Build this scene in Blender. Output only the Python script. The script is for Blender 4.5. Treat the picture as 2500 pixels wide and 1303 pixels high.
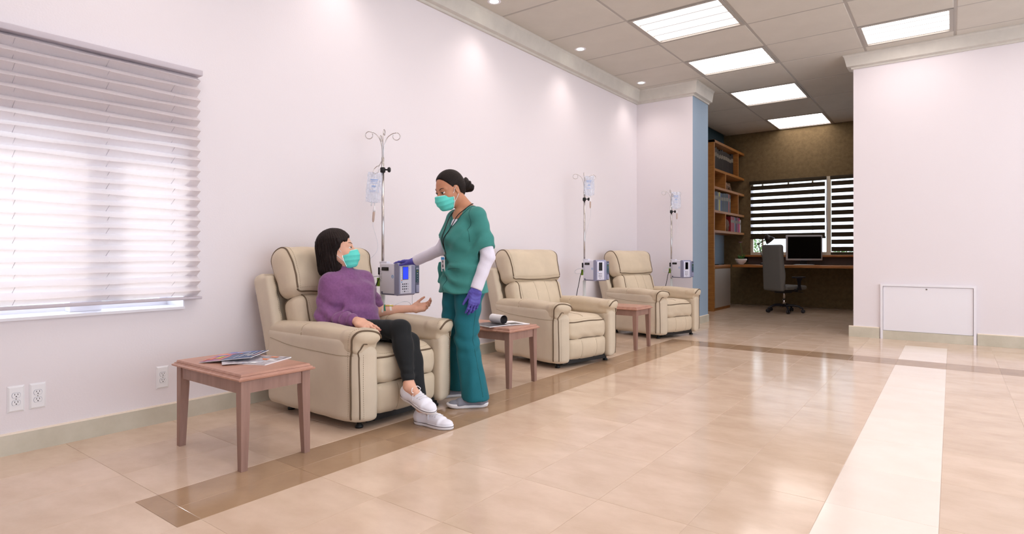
import bpy, bmesh, math, random
import numpy as np
from mathutils import Vector, Matrix
random.seed(7)
PI = math.pi
for o in list(bpy.data.objects): bpy.data.objects.remove(o)
SC = bpy.context.scene
COL = SC.collection

# ------------------------------------------------------------------ camera
FPX, YAW, HORIZON, CAMH = 1435.0, math.radians(36.8), 621.0, 1.06   # image 2500 x 1303
cam_d = bpy.data.cameras.new('camera'); cam = bpy.data.objects.new('camera', cam_d); COL.objects.link(cam)
cam.location = (0, 0, CAMH); cam.rotation_euler = (PI / 2, 0, YAW)
cam_d.sensor_width = 36; cam_d.lens = FPX / 2500 * 36; cam_d.shift_y = -(651.5 - HORIZON) / 2500
cam_d.clip_start = .05; cam_d.clip_end = 200
SC.camera = cam
FWD = np.array([-math.sin(YAW), math.cos(YAW), 0]); RGT = np.array([math.cos(YAW), math.sin(YAW), 0]); UPV = np.array([0, 0, 1.0])
def W(x, y, d):
    "point seen at pixel (x, y), d metres ahead of the camera"
    return np.array([0, 0, CAMH]) + d * (FWD + RGT * (x - 1250) / FPX - UPV * (y - HORIZON) / FPX)
def project(p):
    q = np.array(p, float) - np.array([0, 0, CAMH]); d = q @ FWD
    return (1250 + FPX * (q @ RGT) / d, HORIZON - FPX * q[2] / d, d)

# ------------------------------------------------------------------ light
world = bpy.data.worlds.new('world'); SC.world = world; world.use_nodes = True
bgn = world.node_tree.nodes['Background']; bgn.inputs[0].default_value = (0.80, 0.89, 1.0, 1); bgn.inputs[1].default_value = 2.7
sun_d = bpy.data.lights.new('sun', 'SUN'); sun_d.energy = 2.2; sun_d.angle = math.radians(12); sun_d.color = (1, .95, .9)
sun = bpy.data.objects.new('sun', sun_d); COL.objects.link(sun); sun.rotation_euler = Vector((1, .25, -.42)).to_track_quat('-Z', 'Y').to_euler()
SC.view_settings.view_transform = 'Standard'; SC.view_settings.look = 'None'; SC.view_settings.gamma = 1
SC.view_settings.use_curve_mapping = False; SC.view_settings.exposure = 0.42
PANEL_TUBE, PANEL_PAN, SPOT_W = 4.7, .55, 15.0

# ------------------------------------------------------------------ materials
MATS = {}
def srgb(r, g, b):
    f = lambda c: c / 12.92 if c <= .04045 else ((c + .055) / 1.055) ** 2.4
    return (f(r / 255), f(g / 255), f(b / 255), 1)
def mat(name, rgb, rough=.5, metal=0, spec=.5, bump=0, bscale=80, var=0, vscale=6, emit=0, trans=0, alpha=1, ior=1.45, sheen=0, coat=0, stretch=(1, 1, 1), rgb2=None, detail=4, objrand=0, sub=0):
    m = bpy.data.materials.new(name); m.use_nodes = True; MATS[name] = m
    nt = m.node_tree; b = nt.nodes['Principled BSDF']
    col = srgb(*rgb); b.inputs['Base Color'].default_value = col
    b.inputs['Roughness'].default_value = rough; b.inputs['Metallic'].default_value = metal
    b.inputs['Specular IOR Level'].default_value = spec; b.inputs['IOR'].default_value = ior
    if trans: b.inputs['Transmission Weight'].default_value = trans
    if alpha < 1: b.inputs['Alpha'].default_value = alpha
    if sheen: b.inputs['Sheen Weight'].default_value = sheen; b.inputs['Sheen Roughness'].default_value = .4
    if coat: b.inputs['Coat Weight'].default_value = coat; b.inputs['Coat Roughness'].default_value = .06
    if sub:
        b.inputs['Subsurface Weight'].default_value = sub; b.inputs['Subsurface Radius'].default_value = (.012, .005, .003)
    if emit:
        b.inputs['Emission Color'].default_value = col; b.inputs['Emission Strength'].default_value = emit
    tc = nt.nodes.new('ShaderNodeTexCoord'); mp = nt.nodes.new('ShaderNodeMapping'); mp.inputs['Scale'].default_value = stretch
    nt.links.new(tc.outputs['Object'], mp.inputs['Vector'])
    if var or rgb2:
        n = nt.nodes.new('ShaderNodeTexNoise'); n.inputs['Scale'].default_value = vscale; n.inputs['Detail'].default_value = detail; n.inputs['Roughness'].default_value = .6
        nt.links.new(mp.outputs[0], n.inputs['Vector'])
        cr = nt.nodes.new('ShaderNodeValToRGB'); cr.color_ramp.elements[0].position = .3; cr.color_ramp.elements[1].position = .7
        if rgb2: cr.color_ramp.elements[0].color = srgb(*rgb2); cr.color_ramp.elements[1].color = col
        else:
            cr.color_ramp.elements[0].color = tuple(c * (1 - var) for c in col[:3]) + (1,)
            cr.color_ramp.elements[1].color = tuple(min(1, c * (1 + var)) for c in col[:3]) + (1,)
        nt.links.new(n.outputs['Fac'], cr.inputs[0]); out = cr.outputs[0]
        if objrand:
            oi = nt.nodes.new('ShaderNodeObjectInfo'); mr = nt.nodes.new('ShaderNodeMapRange'); mr.inputs[3].default_value = 1 - objrand; mr.inputs[4].default_value = 1 + objrand * .6
            nt.links.new(oi.outputs['Random'], mr.inputs[0])
            mx = nt.nodes.new('ShaderNodeVectorMath'); mx.operation = 'SCALE'
            nt.links.new(out, mx.inputs[0]); nt.links.new(mr.outputs[0], mx.inputs['Scale']); out = mx.outputs[0]
            ad = nt.nodes.new('ShaderNodeVectorMath'); ad.operation = 'ADD'   # shift the veins from piece to piece
            sc = nt.nodes.new('ShaderNodeMath'); sc.operation = 'MULTIPLY'; sc.inputs[1].default_value = 37
            nt.links.new(oi.outputs['Random'], sc.inputs[0]); nt.links.new(mp.outputs[0], ad.inputs[0]); nt.links.new(sc.outputs[0], ad.inputs[1]); nt.links.new(ad.outputs[0], n.inputs['Vector'])
        nt.links.new(out, b.inputs['Base Color'])
    if bump:
        n2 = nt.nodes.new('ShaderNodeTexNoise'); n2.inputs['Scale'].default_value = bscale; n2.inputs['Detail'].default_value = 3
        nt.links.new(mp.outputs[0], n2.inputs['Vector'])
        bp = nt.nodes.new('ShaderNodeBump'); bp.inputs['Strength'].default_value = bump; bp.inputs['Distance'].default_value = .01
        nt.links.new(n2.outputs['Fac'], bp.inputs['Height']); nt.links.new(bp.outputs[0], b.inputs['Normal'])
    return m
def wood(name, a, bcol, scale=3, rough=.45, axis=(1, 12, 12), coat=0):
    return mat(name, a, rough, rgb2=bcol, vscale=scale, stretch=axis, bump=.06, bscale=14, detail=7, coat=coat)

mat('wall_paint', (230, 224, 228), .75, bump=.05, bscale=90, spec=.25)
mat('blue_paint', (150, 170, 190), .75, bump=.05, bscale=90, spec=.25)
mat('teal_paint', (70, 96, 108), .75, spec=.2)
mat('brown_paper', (112, 95, 68), .85, var=.18, vscale=14, bump=.25, bscale=60, spec=.15)
mat('crown', (206, 202, 194), .6, var=.04, vscale=9, spec=.3)
mat('baseboard', (210, 204, 188), .35, rgb2=(194, 188, 170), vscale=5, spec=.4, detail=6)
mat('base_top', (246, 234, 218), .5)
mat('ceil_tile', (205, 200, 190), .9, bump=.25, bscale=220, var=.03, vscale=3, spec=.1)
mat('ceil_bar', (168, 162, 154), .5)
mat('grout', (208, 188, 168), .3)
mat('tile', (225, 202, 181), .13, rgb2=(206, 181, 158), vscale=3.2, bump=.018, bscale=16, detail=8, objrand=.035, spec=.35, stretch=(1, 1.6, 1))
mat('tile_dark', (176, 147, 118), .11, rgb2=(160, 132, 106), vscale=4, bump=.02, bscale=20, detail=8, objrand=.07, spec=.35)
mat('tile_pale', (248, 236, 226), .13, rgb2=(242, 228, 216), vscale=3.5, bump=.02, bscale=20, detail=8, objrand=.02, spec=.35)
mat('white_paint', (236, 234, 240), .4)
mat('white_plastic', (236, 236, 240), .3)
mat('grey_line', (150, 154, 170), .6)
mat('black', (14, 14, 16), .45)
mat('black_gloss', (6, 6, 8), .12)
mat('chrome', (196, 192, 190), .16, metal=1)
mat('steel', (150, 146, 142), .3, metal=1)
mat('pole_white', (214, 216, 214), .35)
mat('leather', (206, 190, 166), .52, var=.06, vscale=5, bump=.10, bscale=26, spec=.35, detail=6, sheen=.1)
mat('leather_side', (207, 193, 172), .55, var=.05, vscale=4, bump=.06, bscale=30, spec=.3, sheen=.1)
mat('piping', (104, 86, 66), .6)
mat('stitch', (168, 152, 126), .7)
wood('table_wood', (196, 150, 130), (174, 128, 110), 2.2, .38, (14, 2, 2))
wood('leg_wood', (162, 128, 115), (142, 110, 98), 2.2, .45, (14, 14, 1.5))
wood('shelf_wood', (168, 112, 52), (140, 90, 38), 2.5, .5, (2, 2, 14))
wood('desk_wood', (176, 116, 58), (146, 92, 42), 2.5, .45, (2, 14, 14))
mat('skin_a', (222, 172, 148), .5, sub=.12, var=.05, vscale=20, spec=.35)
mat('skin_b', (190, 134, 104), .48, sub=.12, var=.05, vscale=20, spec=.35)
mat('hair_a', (36, 20, 17), .5, bump=.2, bscale=70, stretch=(6, 6, .5), rgb2=(18, 10, 9), vscale=40, spec=.25)
mat('hair_b', (34, 23, 19), .5, bump=.15, bscale=60, stretch=(1, 6, 6), rgb2=(17, 11, 9), vscale=40, spec=.2)
mat('mask', (96, 214, 202), .7, bump=.05, bscale=200, var=.04, vscale=40)
mat('mask_edge', (224, 246, 244), .7)
mat('elastic', (232, 232, 236), .6)
mat('sweater', (130, 86, 130), .9, var=.12, vscale=60, bump=.25, bscale=320, sheen=.35, spec=.1)
mat('leggings', (34, 36, 38), .8, bump=.12, bscale=300, sheen=.1, spec=.2)
mat('canvas', (234, 234, 244), .8, bump=.12, bscale=300)
mat('sole_white', (238, 236, 240), .5)
mat('sole_line', (44, 32, 58), .5)
mat('scrub', (66, 136, 130), .8, var=.06, vscale=9, bump=.08, bscale=160, sheen=.12, spec=.2)
mat('scrub_pant', (34, 106, 118), .8, var=.06, vscale=9, bump=.08, bscale=160, sheen=.1, spec=.2)
mat('scrub_seam', (40, 98, 96), .8)
mat('undershirt', (226, 222, 236), .8, bump=.1, bscale=120)
mat('glove', (86, 80, 168), .42, bump=.1, bscale=90, spec=.4)
mat('knit_grey', (138, 140, 152), .85, bump=.5, bscale=260)
mat('eye_white', (232, 228, 226), .25)
mat('iris', (70, 66, 56), .15)
mat('lash', (22, 14, 12), .6)
mat('lip', (176, 108, 100), .5)
mat('blue_mark', (40, 150, 214), .5)
mat('print_black', (34, 34, 40), .6)
mat('screen_blue', (26, 52, 226), .2, emit=1.0)
mat('screen_black', (8, 8, 10), .08)
mat('pump_body', (222, 222, 236), .35)
mat('pump_grey', (146, 148, 176), .4)
mat('pump_dark', (92, 94, 118), .4)
mat('pump_teal', (22, 68, 78), .35)
mat('key_pale', (206, 208, 222), .4)
mat('key_dark', (44, 46, 66), .4)
mat('orange', (224, 110, 70), .5)
mat('green_clip', (130, 170, 40), .5)
mat('bag_print', (96, 146, 214), .5)
mat('tube_clear', (218, 220, 226), .25)
mat('chamber', (190, 168, 156), .2)
mat('tape', (232, 222, 214), .7)
mat('green_tape', (26, 120, 96), .6)
mat('yellow', (206, 196, 64), .5)
mat('mag_blue', (44, 84, 132), .3, var=.1, vscale=12)
mat('mag_pink', (168, 96, 138), .3)
mat('mag_violet', (84, 110, 190), .3)
mat('mag_orange', (232, 134, 84), .4)
mat('mag_white', (236, 234, 236), .4)
mat('mag_photo', (226, 220, 226), .35, rgb2=(92, 92, 110), vscale=28)
mat('paper', (240, 238, 240), .6)
mat('photo_grey', (108, 106, 112), .35, rgb2=(40, 40, 46), vscale=18)
mat('shade_rail', (196, 188, 196), .5)
mat('cord', (186, 180, 186), .7)
mat('chair_fabric', (108, 107, 104), .85, bump=.15, bscale=200, spec=.2)
mat('chair_black', (26, 26, 34), .45)
mat('silver', (182, 182, 186), .4)
mat('lamp_metal', (120, 118, 116), .35, metal=.9)
mat('lamp_black', (34, 28, 26), .35)
mat('cabinet_grey', (150, 142, 134), .5)
mat('blind_dark', (50, 40, 22), .85)
mat('window_frame', (206, 196, 176), .5)
mat('leaf', (66, 122, 52), .5, var=.2, vscale=20)
mat('flower', (168, 130, 160), .6)
mat('pot', (226, 216, 212), .4)
mat('hedge', (96, 128, 66), .6, var=.3, vscale=9)
mat('ornament', (112, 84, 60), .5, var=.2, vscale=30)
mat('wedge', (90, 62, 40), .7, var=.3, vscale=40)

def shade_cloth():
    m = bpy.data.materials.new('shade_cloth'); m.use_nodes = True; MATS['shade_cloth'] = m
    nt = m.node_tree; nt.nodes.remove(nt.nodes['Principled BSDF'])
    d = nt.nodes.new('ShaderNodeBsdfDiffuse'); d.inputs[0].default_value = srgb(228, 222, 226)
    t = nt.nodes.new('ShaderNodeBsdfTranslucent'); t.inputs[0].default_value = srgb(250, 240, 234)
    mx = nt.nodes.new('ShaderNodeMixShader'); mx.inputs[0].default_value = .26
    nt.links.new(d.outputs[0], mx.inputs[1]); nt.links.new(t.outputs[0], mx.inputs[2])
    nt.links.new(mx.outputs[0], nt.nodes['Material Output'].inputs[0])
shade_cloth()
def sheer_cloth():
    m = bpy.data.materials.new('sheer'); m.use_nodes = True; MATS['sheer'] = m
    nt = m.node_tree; nt.nodes.remove(nt.nodes['Principled BSDF'])
    d = nt.nodes.new('ShaderNodeBsdfTranslucent'); d.inputs[0].default_value = srgb(250, 244, 250)
    t = nt.nodes.new('ShaderNodeBsdfTransparent')
    mx = nt.nodes.new('ShaderNodeMixShader'); mx.inputs[0].default_value = .6
    nt.links.new(d.outputs[0], mx.inputs[1]); nt.links.new(t.outputs[0], mx.inputs[2])
    nt.links.new(mx.outputs[0], nt.nodes['Material Output'].inputs[0])
sheer_cloth()
def glass():
    m = bpy.data.materials.new('glass'); m.use_nodes = True; MATS['glass'] = m
    nt = m.node_tree; nt.nodes.remove(nt.nodes['Principled BSDF'])
    g = nt.nodes.new('ShaderNodeBsdfGlossy'); g.inputs['Roughness'].default_value = .02
    t = nt.nodes.new('ShaderNodeBsdfTransparent'); t.inputs[0].default_value = (.96, .98, .98, 1)
    mx = nt.nodes.new('ShaderNodeMixShader'); mx.inputs[0].default_value = .94
    nt.links.new(g.outputs[0], mx.inputs[1]); nt.links.new(t.outputs[0], mx.inputs[2])
    nt.links.new(mx.outputs[0], nt.nodes['Material Output'].inputs[0])
glass()
def film():
    m = bpy.data.materials.new('bag_film'); m.use_nodes = True; MATS['bag_film'] = m
    nt = m.node_tree; b = nt.nodes['Principled BSDF']; b.inputs['Base Color'].default_value = srgb(232, 238, 250); b.inputs['Roughness'].default_value = .12
    t = nt.nodes.new('ShaderNodeBsdfTransparent'); t.inputs[0].default_value = (.95, .97, 1, 1)
    n = nt.nodes.new('ShaderNodeTexNoise'); n.inputs['Scale'].default_value = 26; tc = nt.nodes.new('ShaderNodeTexCoord'); mp = nt.nodes.new('ShaderNodeMapping'); mp.inputs['Scale'].default_value = (1.6, 1.6, .4); nt.links.new(tc.outputs['Object'], mp.inputs[0]); nt.links.new(mp.outputs[0], n.inputs['Vector'])
    bp = nt.nodes.new('ShaderNodeBump'); bp.inputs['Strength'].default_value = .8; bp.inputs['Distance'].default_value = .01; nt.links.new(n.outputs['Fac'], bp.inputs['Height']); nt.links.new(bp.outputs[0], b.inputs['Normal'])
    mr_ = nt.nodes.new('ShaderNodeMapRange'); mr_.inputs[1].default_value = .35; mr_.inputs[2].default_value = .65; mr_.inputs[3].default_value = .12; mr_.inputs[4].default_value = .5; nt.links.new(n.outputs['Fac'], mr_.inputs[0])
    mx = nt.nodes.new('ShaderNodeMixShader'); nt.links.new(mr_.outputs[0], mx.inputs[0])
    nt.links.new(t.outputs[0], mx.inputs[1]); nt.links.new(b.outputs[0], mx.inputs[2]); nt.links.new(mx.outputs[0], nt.nodes['Material Output'].inputs[0])
film()
def emitter(name, rgb, s):
    m = bpy.data.materials.new(name); m.use_nodes = True; MATS[name] = m
    nt = m.node_tree; nt.nodes.remove(nt.nodes['Principled BSDF'])
    e = nt.nodes.new('ShaderNodeEmission'); e.inputs[0].default_value = srgb(*rgb); e.inputs[1].default_value = s
    nt.links.new(e.outputs[0], nt.nodes['Material Output'].inputs[0])
emitter('tube_glow', (255, 243, 239), PANEL_TUBE); emitter('pan_glow', (255, 244, 240), PANEL_PAN); emitter('spot_glow', (255, 246, 230), 9)

# ------------------------------------------------------------------ mesh helpers
class MB:
    "collects shapes; build() links them as one mesh object"
    def __init__(s): s.v = []; s.f = []; s.mi = []; s.sm = []
    def add(s, vs, fs, mi=0, smooth=False):
        n = len(s.v); s.v += [tuple(map(float, p)) for p in vs]
        for f in fs: s.f.append([i + n for i in f]); s.mi.append(mi); s.sm.append(smooth)
        return s
    def box(s, lo, hi, mi=0, M=None):
        x0, y0, z0 = lo; x1, y1, z1 = hi
        vs = [(x0, y0, z0), (x1, y0, z0), (x1, y1, z0), (x0, y1, z0), (x0, y0, z1), (x1, y0, z1), (x1, y1, z1), (x0, y1, z1)]
        if M is not None: vs = [M @ Vector(p) for p in vs]
        return s.add(vs, [(0, 3, 2, 1), (4, 5, 6, 7), (0, 1, 5, 4), (1, 2, 6, 5), (2, 3, 7, 6), (3, 0, 4, 7)], mi)
    def cbox(s, c, h, mi=0, M=None):
        return s.box([c[i] - h[i] for i in range(3)], [c[i] + h[i] for i in range(3)], mi, M)
    def rbox(s, c, h, r=.01, mi=0, M=None, n=3):
        "box with rounded vertical and horizontal edges"
        bm = bmesh.new(); bmesh.ops.create_cube(bm, size=2)
        for v in bm.verts: v.co = Vector((v.co.x * h[0], v.co.y * h[1], v.co.z * h[2]))
        bmesh.ops.bevel(bm, geom=bm.edges[:], offset=r, segments=n, profile=.5, affect='EDGES')
        vs = [Vector(c) + v.co for v in bm.verts]
        if M is not None: vs = [M @ p for p in vs]
        bm.verts.index_update(); fs = [[v.index for v in f.verts] for f in bm.faces]; bm.free()
        return s.add(vs, fs, mi, True)
    def tube(s, pts, r, n=8, mi=0, caps=True, closed=False):
        pts = [Vector(p) for p in pts]; m = len(pts)
        rs = r if isinstance(r, (list, tuple, np.ndarray)) else [r] * m
        ring = []; prev = None
        for i, p in enumerate(pts):
            if closed: t = pts[(i + 1) % m] - pts[i - 1]
            else: t = pts[min(i + 1, m - 1)] - pts[max(i - 1, 0)]
            t = t.normalized() if t.length > 1e-9 else Vector((0, 0, 1))
            if prev is None: u = t.orthogonal().normalized()
            else:
                u = prev - t * prev.dot(t); u = u.normalized() if u.length > 1e-6 else t.orthogonal().normalized()
            prev = u; w = t.cross(u)
            ring.append([p + (u * math.cos(2 * PI * k / n) + w * math.sin(2 * PI * k / n)) * rs[i] for k in range(n)])
        vs = [q for rg in ring for q in rg]; fs = []
        for i in range(m if closed else m - 1):
            j = (i + 1) % m
            for k in range(n): fs.append((i * n + k, i * n + (k + 1) % n, j * n + (k + 1) % n, j * n + k))
        if caps and not closed: fs += [tuple(range(n))[::-1], tuple((m - 1) * n + k for k in range(n))]
        return s.add(vs, fs, mi, True)
    def lathe(s, prof, c=(0, 0, 0), n=24, mi=0, M=None, smooth=True):
        vs = []; fs = []
        for r, z in prof:
            for k in range(n):
                p = Vector((c[0] + r * math.cos(2 * PI * k / n), c[1] + r * math.sin(2 * PI * k / n), c[2] + z)); vs.append(M @ p if M is not None else p)
        for i in range(len(prof) - 1):
            for k in range(n): fs.append((i * n + k, i * n + (k + 1) % n, (i + 1) * n + (k + 1) % n, (i + 1) * n + k))
        fs += [tuple(range(n))[::-1], tuple((len(prof) - 1) * n + k for k in range(n))]
        return s.add(vs, fs, mi, smooth)
    def prism(s, poly, z0, z1, mi=0, M=None):
        n = len(poly); vs = [Vector((x, y, z0)) for x, y in poly] + [Vector((x, y, z1)) for x, y in poly]
        if M is not None: vs = [M @ p for p in vs]
        return s.add(vs, [tuple(range(n))[::-1], tuple(range(n, 2 * n))] + [(i, (i + 1) % n, n + (i + 1) % n, n + i) for i in range(n)], mi)
    def grid(s, P, mi=0, smooth=True):
        a, b = len(P), len(P[0]); return s.add([p for r in P for p in r], [(i * b + j, i * b + j + 1, (i + 1) * b + j + 1, (i + 1) * b + j) for i in range(a - 1) for j in range(b - 1)], mi, smooth)
    def mesh(s, name, mats):
        me = bpy.data.meshes.new(name); me.from_pydata(s.v, [], s.f)
        for m in ([mats] if isinstance(mats, str) else mats): me.materials.append(MATS[m])
        me.polygons.foreach_set('material_index', s.mi); me.polygons.foreach_set('use_smooth', s.sm); me.update()
        return me
    def build(s, name, mats, parent=None, label=None):
        return link(name, s.mesh(name, mats), parent, label)
def link(name, data, parent=None, label=None):
    o = bpy.data.objects.new(name, data); COL.objects.link(o)
    if parent is not None: o.parent = parent
    if label: o['label'] = label
    return o
def empty(name, loc=(0, 0, 0), rz=0):
    o = bpy.data.objects.new(name, None); COL.objects.link(o); o.location = loc; o.rotation_euler = (0, 0, rz); o.empty_display_size = .1
    return o
def tag(o, label, cat, group=None):
    o['label'] = label; o['category'] = cat
    if group: o['group'] = group
    return o
def struct(o): o['kind'] = 'structure'; return o
def copy_tree(o, parent=None):
    c = o.copy(); COL.objects.link(c)
    if parent is not None: c.parent = parent
    for ch in list(o.children): copy_tree(ch, c)
    return c
def smooth_path(pts, n=8, closed=False):
    "Catmull-Rom through the points"
    P = [np.array(p, float) for p in pts]; out = []; m = len(P)
    for i in range(m if closed else m - 1):
        g = lambda k: P[k % m] if closed else P[min(max(k, 0), m - 1)]
        a, b, c, d = g(i - 1), g(i), g(i + 1), g(i + 2)
        for k in range(n):
            t = k / n; out.append(.5 * ((2 * b) + (c - a) * t + (2 * a - 5 * b + 4 * c - d) * t * t + (3 * b - a - 3 * c + d) * t ** 3))
    if not closed: out.append(P[-1])
    return out
def frame(x, z):
    x = np.array(x, float); x /= np.linalg.norm(x); z = np.array(z, float); z = z - x * (z @ x); z /= np.linalg.norm(z)
    return np.stack([x, np.cross(z, x), z], 1)

# ------------------------------------------------------------------ signed distance modelling
def smin(a, b, k):
    if k <= 0: return np.minimum(a, b)
    h = np.maximum(k - np.abs(a - b), 0) / k
    return np.minimum(a, b) - h * h * k * .25
def arr(p): return np.array(p, float)
def cap(a, b, ra, rb=None):
    a, b = arr(a), arr(b); rb = ra if rb is None else rb; ba = b - a; L2 = max(ba @ ba, 1e-9); R = max(ra, rb)
    def f(x, y, z):
        px, py, pz = x - a[0], y - a[1], z - a[2]
        t = np.clip((px * ba[0] + py * ba[1] + pz * ba[2]) / L2, 0, 1)
        return np.sqrt((px - t * ba[0]) ** 2 + (py - t * ba[1]) ** 2 + (pz - t * ba[2]) ** 2) - (ra + (rb - ra) * t)
    return f, np.minimum(a, b) - R, np.maximum(a, b) + R
def _rot(x, y, z, c, R):
    px, py, pz = x - c[0], y - c[1], z - c[2]
    if R is None: return px, py, pz
    return (px * R[0, 0] + py * R[1, 0] + pz * R[2, 0], px * R[0, 1] + py * R[1, 1] + pz * R[2, 1], px * R[0, 2] + py * R[1, 2] + pz * R[2, 2])
def _ext(h, R): return np.abs(R) @ arr(h) if R is not None else arr(h)
def ell(c, r, R=None):
    c = arr(c); r = arr(r)
    def f(x, y, z):
        a, b, d = _rot(x, y, z, c, R)
        k0 = np.sqrt((a / r[0]) ** 2 + (b / r[1]) ** 2 + (d / r[2]) ** 2) + 1e-6
        k1 = np.sqrt((a / r[0] ** 2) ** 2 + (b / r[1] ** 2) ** 2 + (d / r[2] ** 2) ** 2) + 1e-6
        return k0 * (k0 - 1) / k1
    e = _ext(r, R); return f, c - e, c + e
def rb(c, h, r, R=None):
    c = arr(c); h = arr(h)
    def f(x, y, z):
        a, b, d = _rot(x, y, z, c, R)
        qa, qb, qd = np.abs(a) - h[0] + r, np.abs(b) - h[1] + r, np.abs(d) - h[2] + r
        return np.sqrt(np.maximum(qa, 0) ** 2 + np.maximum(qb, 0) ** 2 + np.maximum(qd, 0) ** 2) + np.minimum(np.maximum(np.maximum(qa, qb), qd), 0) - r
    e = _ext(h, R); return f, c - e, c + e
def ecap(a, b, r0, r1, lat, endk=.5):
    "tube with elliptic section: r0, r1 = (radius along lat, radius across)"
    a, b = arr(a), arr(b); w = b - a; L = np.linalg.norm(w); w /= L; u = arr(lat); u = u - w * (u @ w); u /= np.linalg.norm(u); v = np.cross(w, u)
    def f(x, y, z):
        px, py, pz = x - a[0], y - a[1], z - a[2]
        s_ = px * w[0] + py * w[1] + pz * w[2]; t = np.clip(s_ / L, 0, 1)
        du = px * u[0] + py * u[1] + pz * u[2]; dv = px * v[0] + py * v[1] + pz * v[2]; dw = s_ - t * L
        ra = r0[0] + (r1[0] - r0[0]) * t; rb_ = r0[1] + (r1[1] - r0[1]) * t; m = np.minimum(ra, rb_)
        return (np.sqrt((du / ra) ** 2 + (dv / rb_) ** 2 + (dw / (m * endk)) ** 2) - 1) * m
    R = max(*r0, *r1); return f, np.minimum(a, b) - R, np.maximum(a, b) + R
def half(p, n):
    "half space: inside is behind the plane"
    p = arr(p); n = arr(n); n = n / np.linalg.norm(n)
    return (lambda x, y, z: (x - p[0]) * n[0] + (y - p[1]) * n[1] + (z - p[2]) * n[2]), None, None
def cutend(p, n, L=.12, R=.10):
    "blunt cutter: everything past the plane (p, n) inside a ball"
    p = arr(p); n = arr(n); n = n / np.linalg.norm(n); c = p + n * (L - .02); r = max(L, R) + .02
    def f(x, y, z):
        return np.maximum(-((x - p[0]) * n[0] + (y - p[1]) * n[1] + (z - p[2]) * n[2]), np.sqrt((x - c[0]) ** 2 + (y - c[1]) ** 2 + (z - c[2]) ** 2) - r)
    return f, c - r, c + r
def lid(c, r, sgn, z0):
    "half shell of an eyelid"
    c = arr(c)
    def f(x, y, z):
        return np.maximum(np.sqrt((x - c[0]) ** 2 + ((y - c[1]) * .86) ** 2 + (z - c[2]) ** 2) - r, -sgn * (z - c[2] - z0))
    return f, c - r * 1.3, c + r * 1.3
def placed(F, R, t, s=1.0):
    t = arr(t)
    lo, hi = F.bounds(); cs = arr([[(lo, hi)[i][0], (lo, hi)[j][1], (lo, hi)[k][2]] for i in (0, 1) for j in (0, 1) for k in (0, 1)]) * s @ R.T + t
    def f(x, y, z):
        a, b, d = _rot(x, y, z, t, R); return F.ev(a / s, b / s, d / s) * s
    return f, cs.min(0), cs.max(0)
class Field:
    def __init__(s): s.ops = []
    def u(s, p, k=.01): s.ops.append(('u', p, k)); return s
    def sub(s, p, k=.005): s.ops.append(('s', p, k)); return s
    def inter(s, p, k=.003): s.ops.append(('i', p, k)); return s
    def disp(s, fn): s.ops.append(('d', fn, 0)); return s
    def bounds(s):
        lo = np.min([o[1][1] for o in s.ops if o[0] == 'u'], 0); hi = np.max([o[1][2] for o in s.ops if o[0] == 'u'], 0); return lo - .006, hi + .006
    def ev(s, x, y, z):
        D = np.full(np.broadcast(x, y, z).shape, 1e3)
        for op, p, k in s.ops:
            if op == 'd': D = D + p(x, y, z); continue
            d = p[0](x, y, z)
            D = smin(D, d, k) if op == 'u' else -smin(-D, d, k) if op == 's' else -smin(-D, -d, k)
        return D
    def pts(s, P): P = np.asarray(P, float); return s.ev(P[:, 0], P[:, 1], P[:, 2])
    def snap(s, P, off=0.0, it=8):
        P = np.array(P, float)
        for _ in range(it):
            d = s.pts(P) - off; g = np.stack([s.pts(P + e) - s.pts(P - e) for e in np.eye(3) * .002], 1) / .004
            P = P - (np.clip(d, -.02, .02) / np.maximum((g * g).sum(1), .2))[:, None] * g
        return P
    def data(s, name, h, mats, crop=None):
        lo, hi = s.bounds()
        if crop is not None: lo = np.maximum(lo, crop[0]); hi = np.minimum(hi, crop[1])
        lo = lo - 2 * h; n = np.ceil((hi + 2 * h - lo) / h).astype(int) + 1
        ax = [(lo[i] + h * np.arange(n[i])).astype(np.float32) for i in range(3)]
        D = np.full(n, 1e3, np.float32)
        for op, p, k in s.ops:
            if op == 'd':
                I = np.nonzero(np.abs(D) < 3 * h + .012); D[I] += p(ax[0][I[0]], ax[1][I[1]], ax[2][I[2]]); continue
            if p[1] is None: sl = (slice(None),) * 3
            else:
                m = k + 3 * h + .004
                if op == 'i': sl = (slice(None),) * 3
                else: sl = tuple(slice(*np.clip(np.searchsorted(ax[i], (p[1][i] - m, p[2][i] + m)), 0, n[i])) for i in range(3))
            g = np.meshgrid(*[ax[i][sl[i]] for i in range(3)], indexing='ij', sparse=True)
            d = p[0](*g).astype(np.float32); E = D[sl]
            D[sl] = smin(E, d, k) if op == 'u' else -smin(-E, d, k) if op == 's' else -smin(-E, -d, k)
        V, Q = nets(D, lo, h)
        me = bpy.data.meshes.new(name); me.vertices.add(len(V)); me.vertices.foreach_set('co', V.astype(np.float32).ravel())
        me.loops.add(len(Q) * 4); me.loops.foreach_set('vertex_index', Q.astype(np.int32).ravel())
        me.polygons.add(len(Q)); me.polygons.foreach_set('loop_start', np.arange(0, len(Q) * 4, 4, dtype=np.int32))
        me.polygons.foreach_set('use_smooth', np.ones(len(Q), bool))
        for m in ([mats] if isinstance(mats, str) else mats): me.materials.append(MATS[m])
        me.update(calc_edges=True); return me
    def build(s, name, h, mats, parent=None, label=None): return link(name, s.data(name, h, mats), parent, label)
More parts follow.
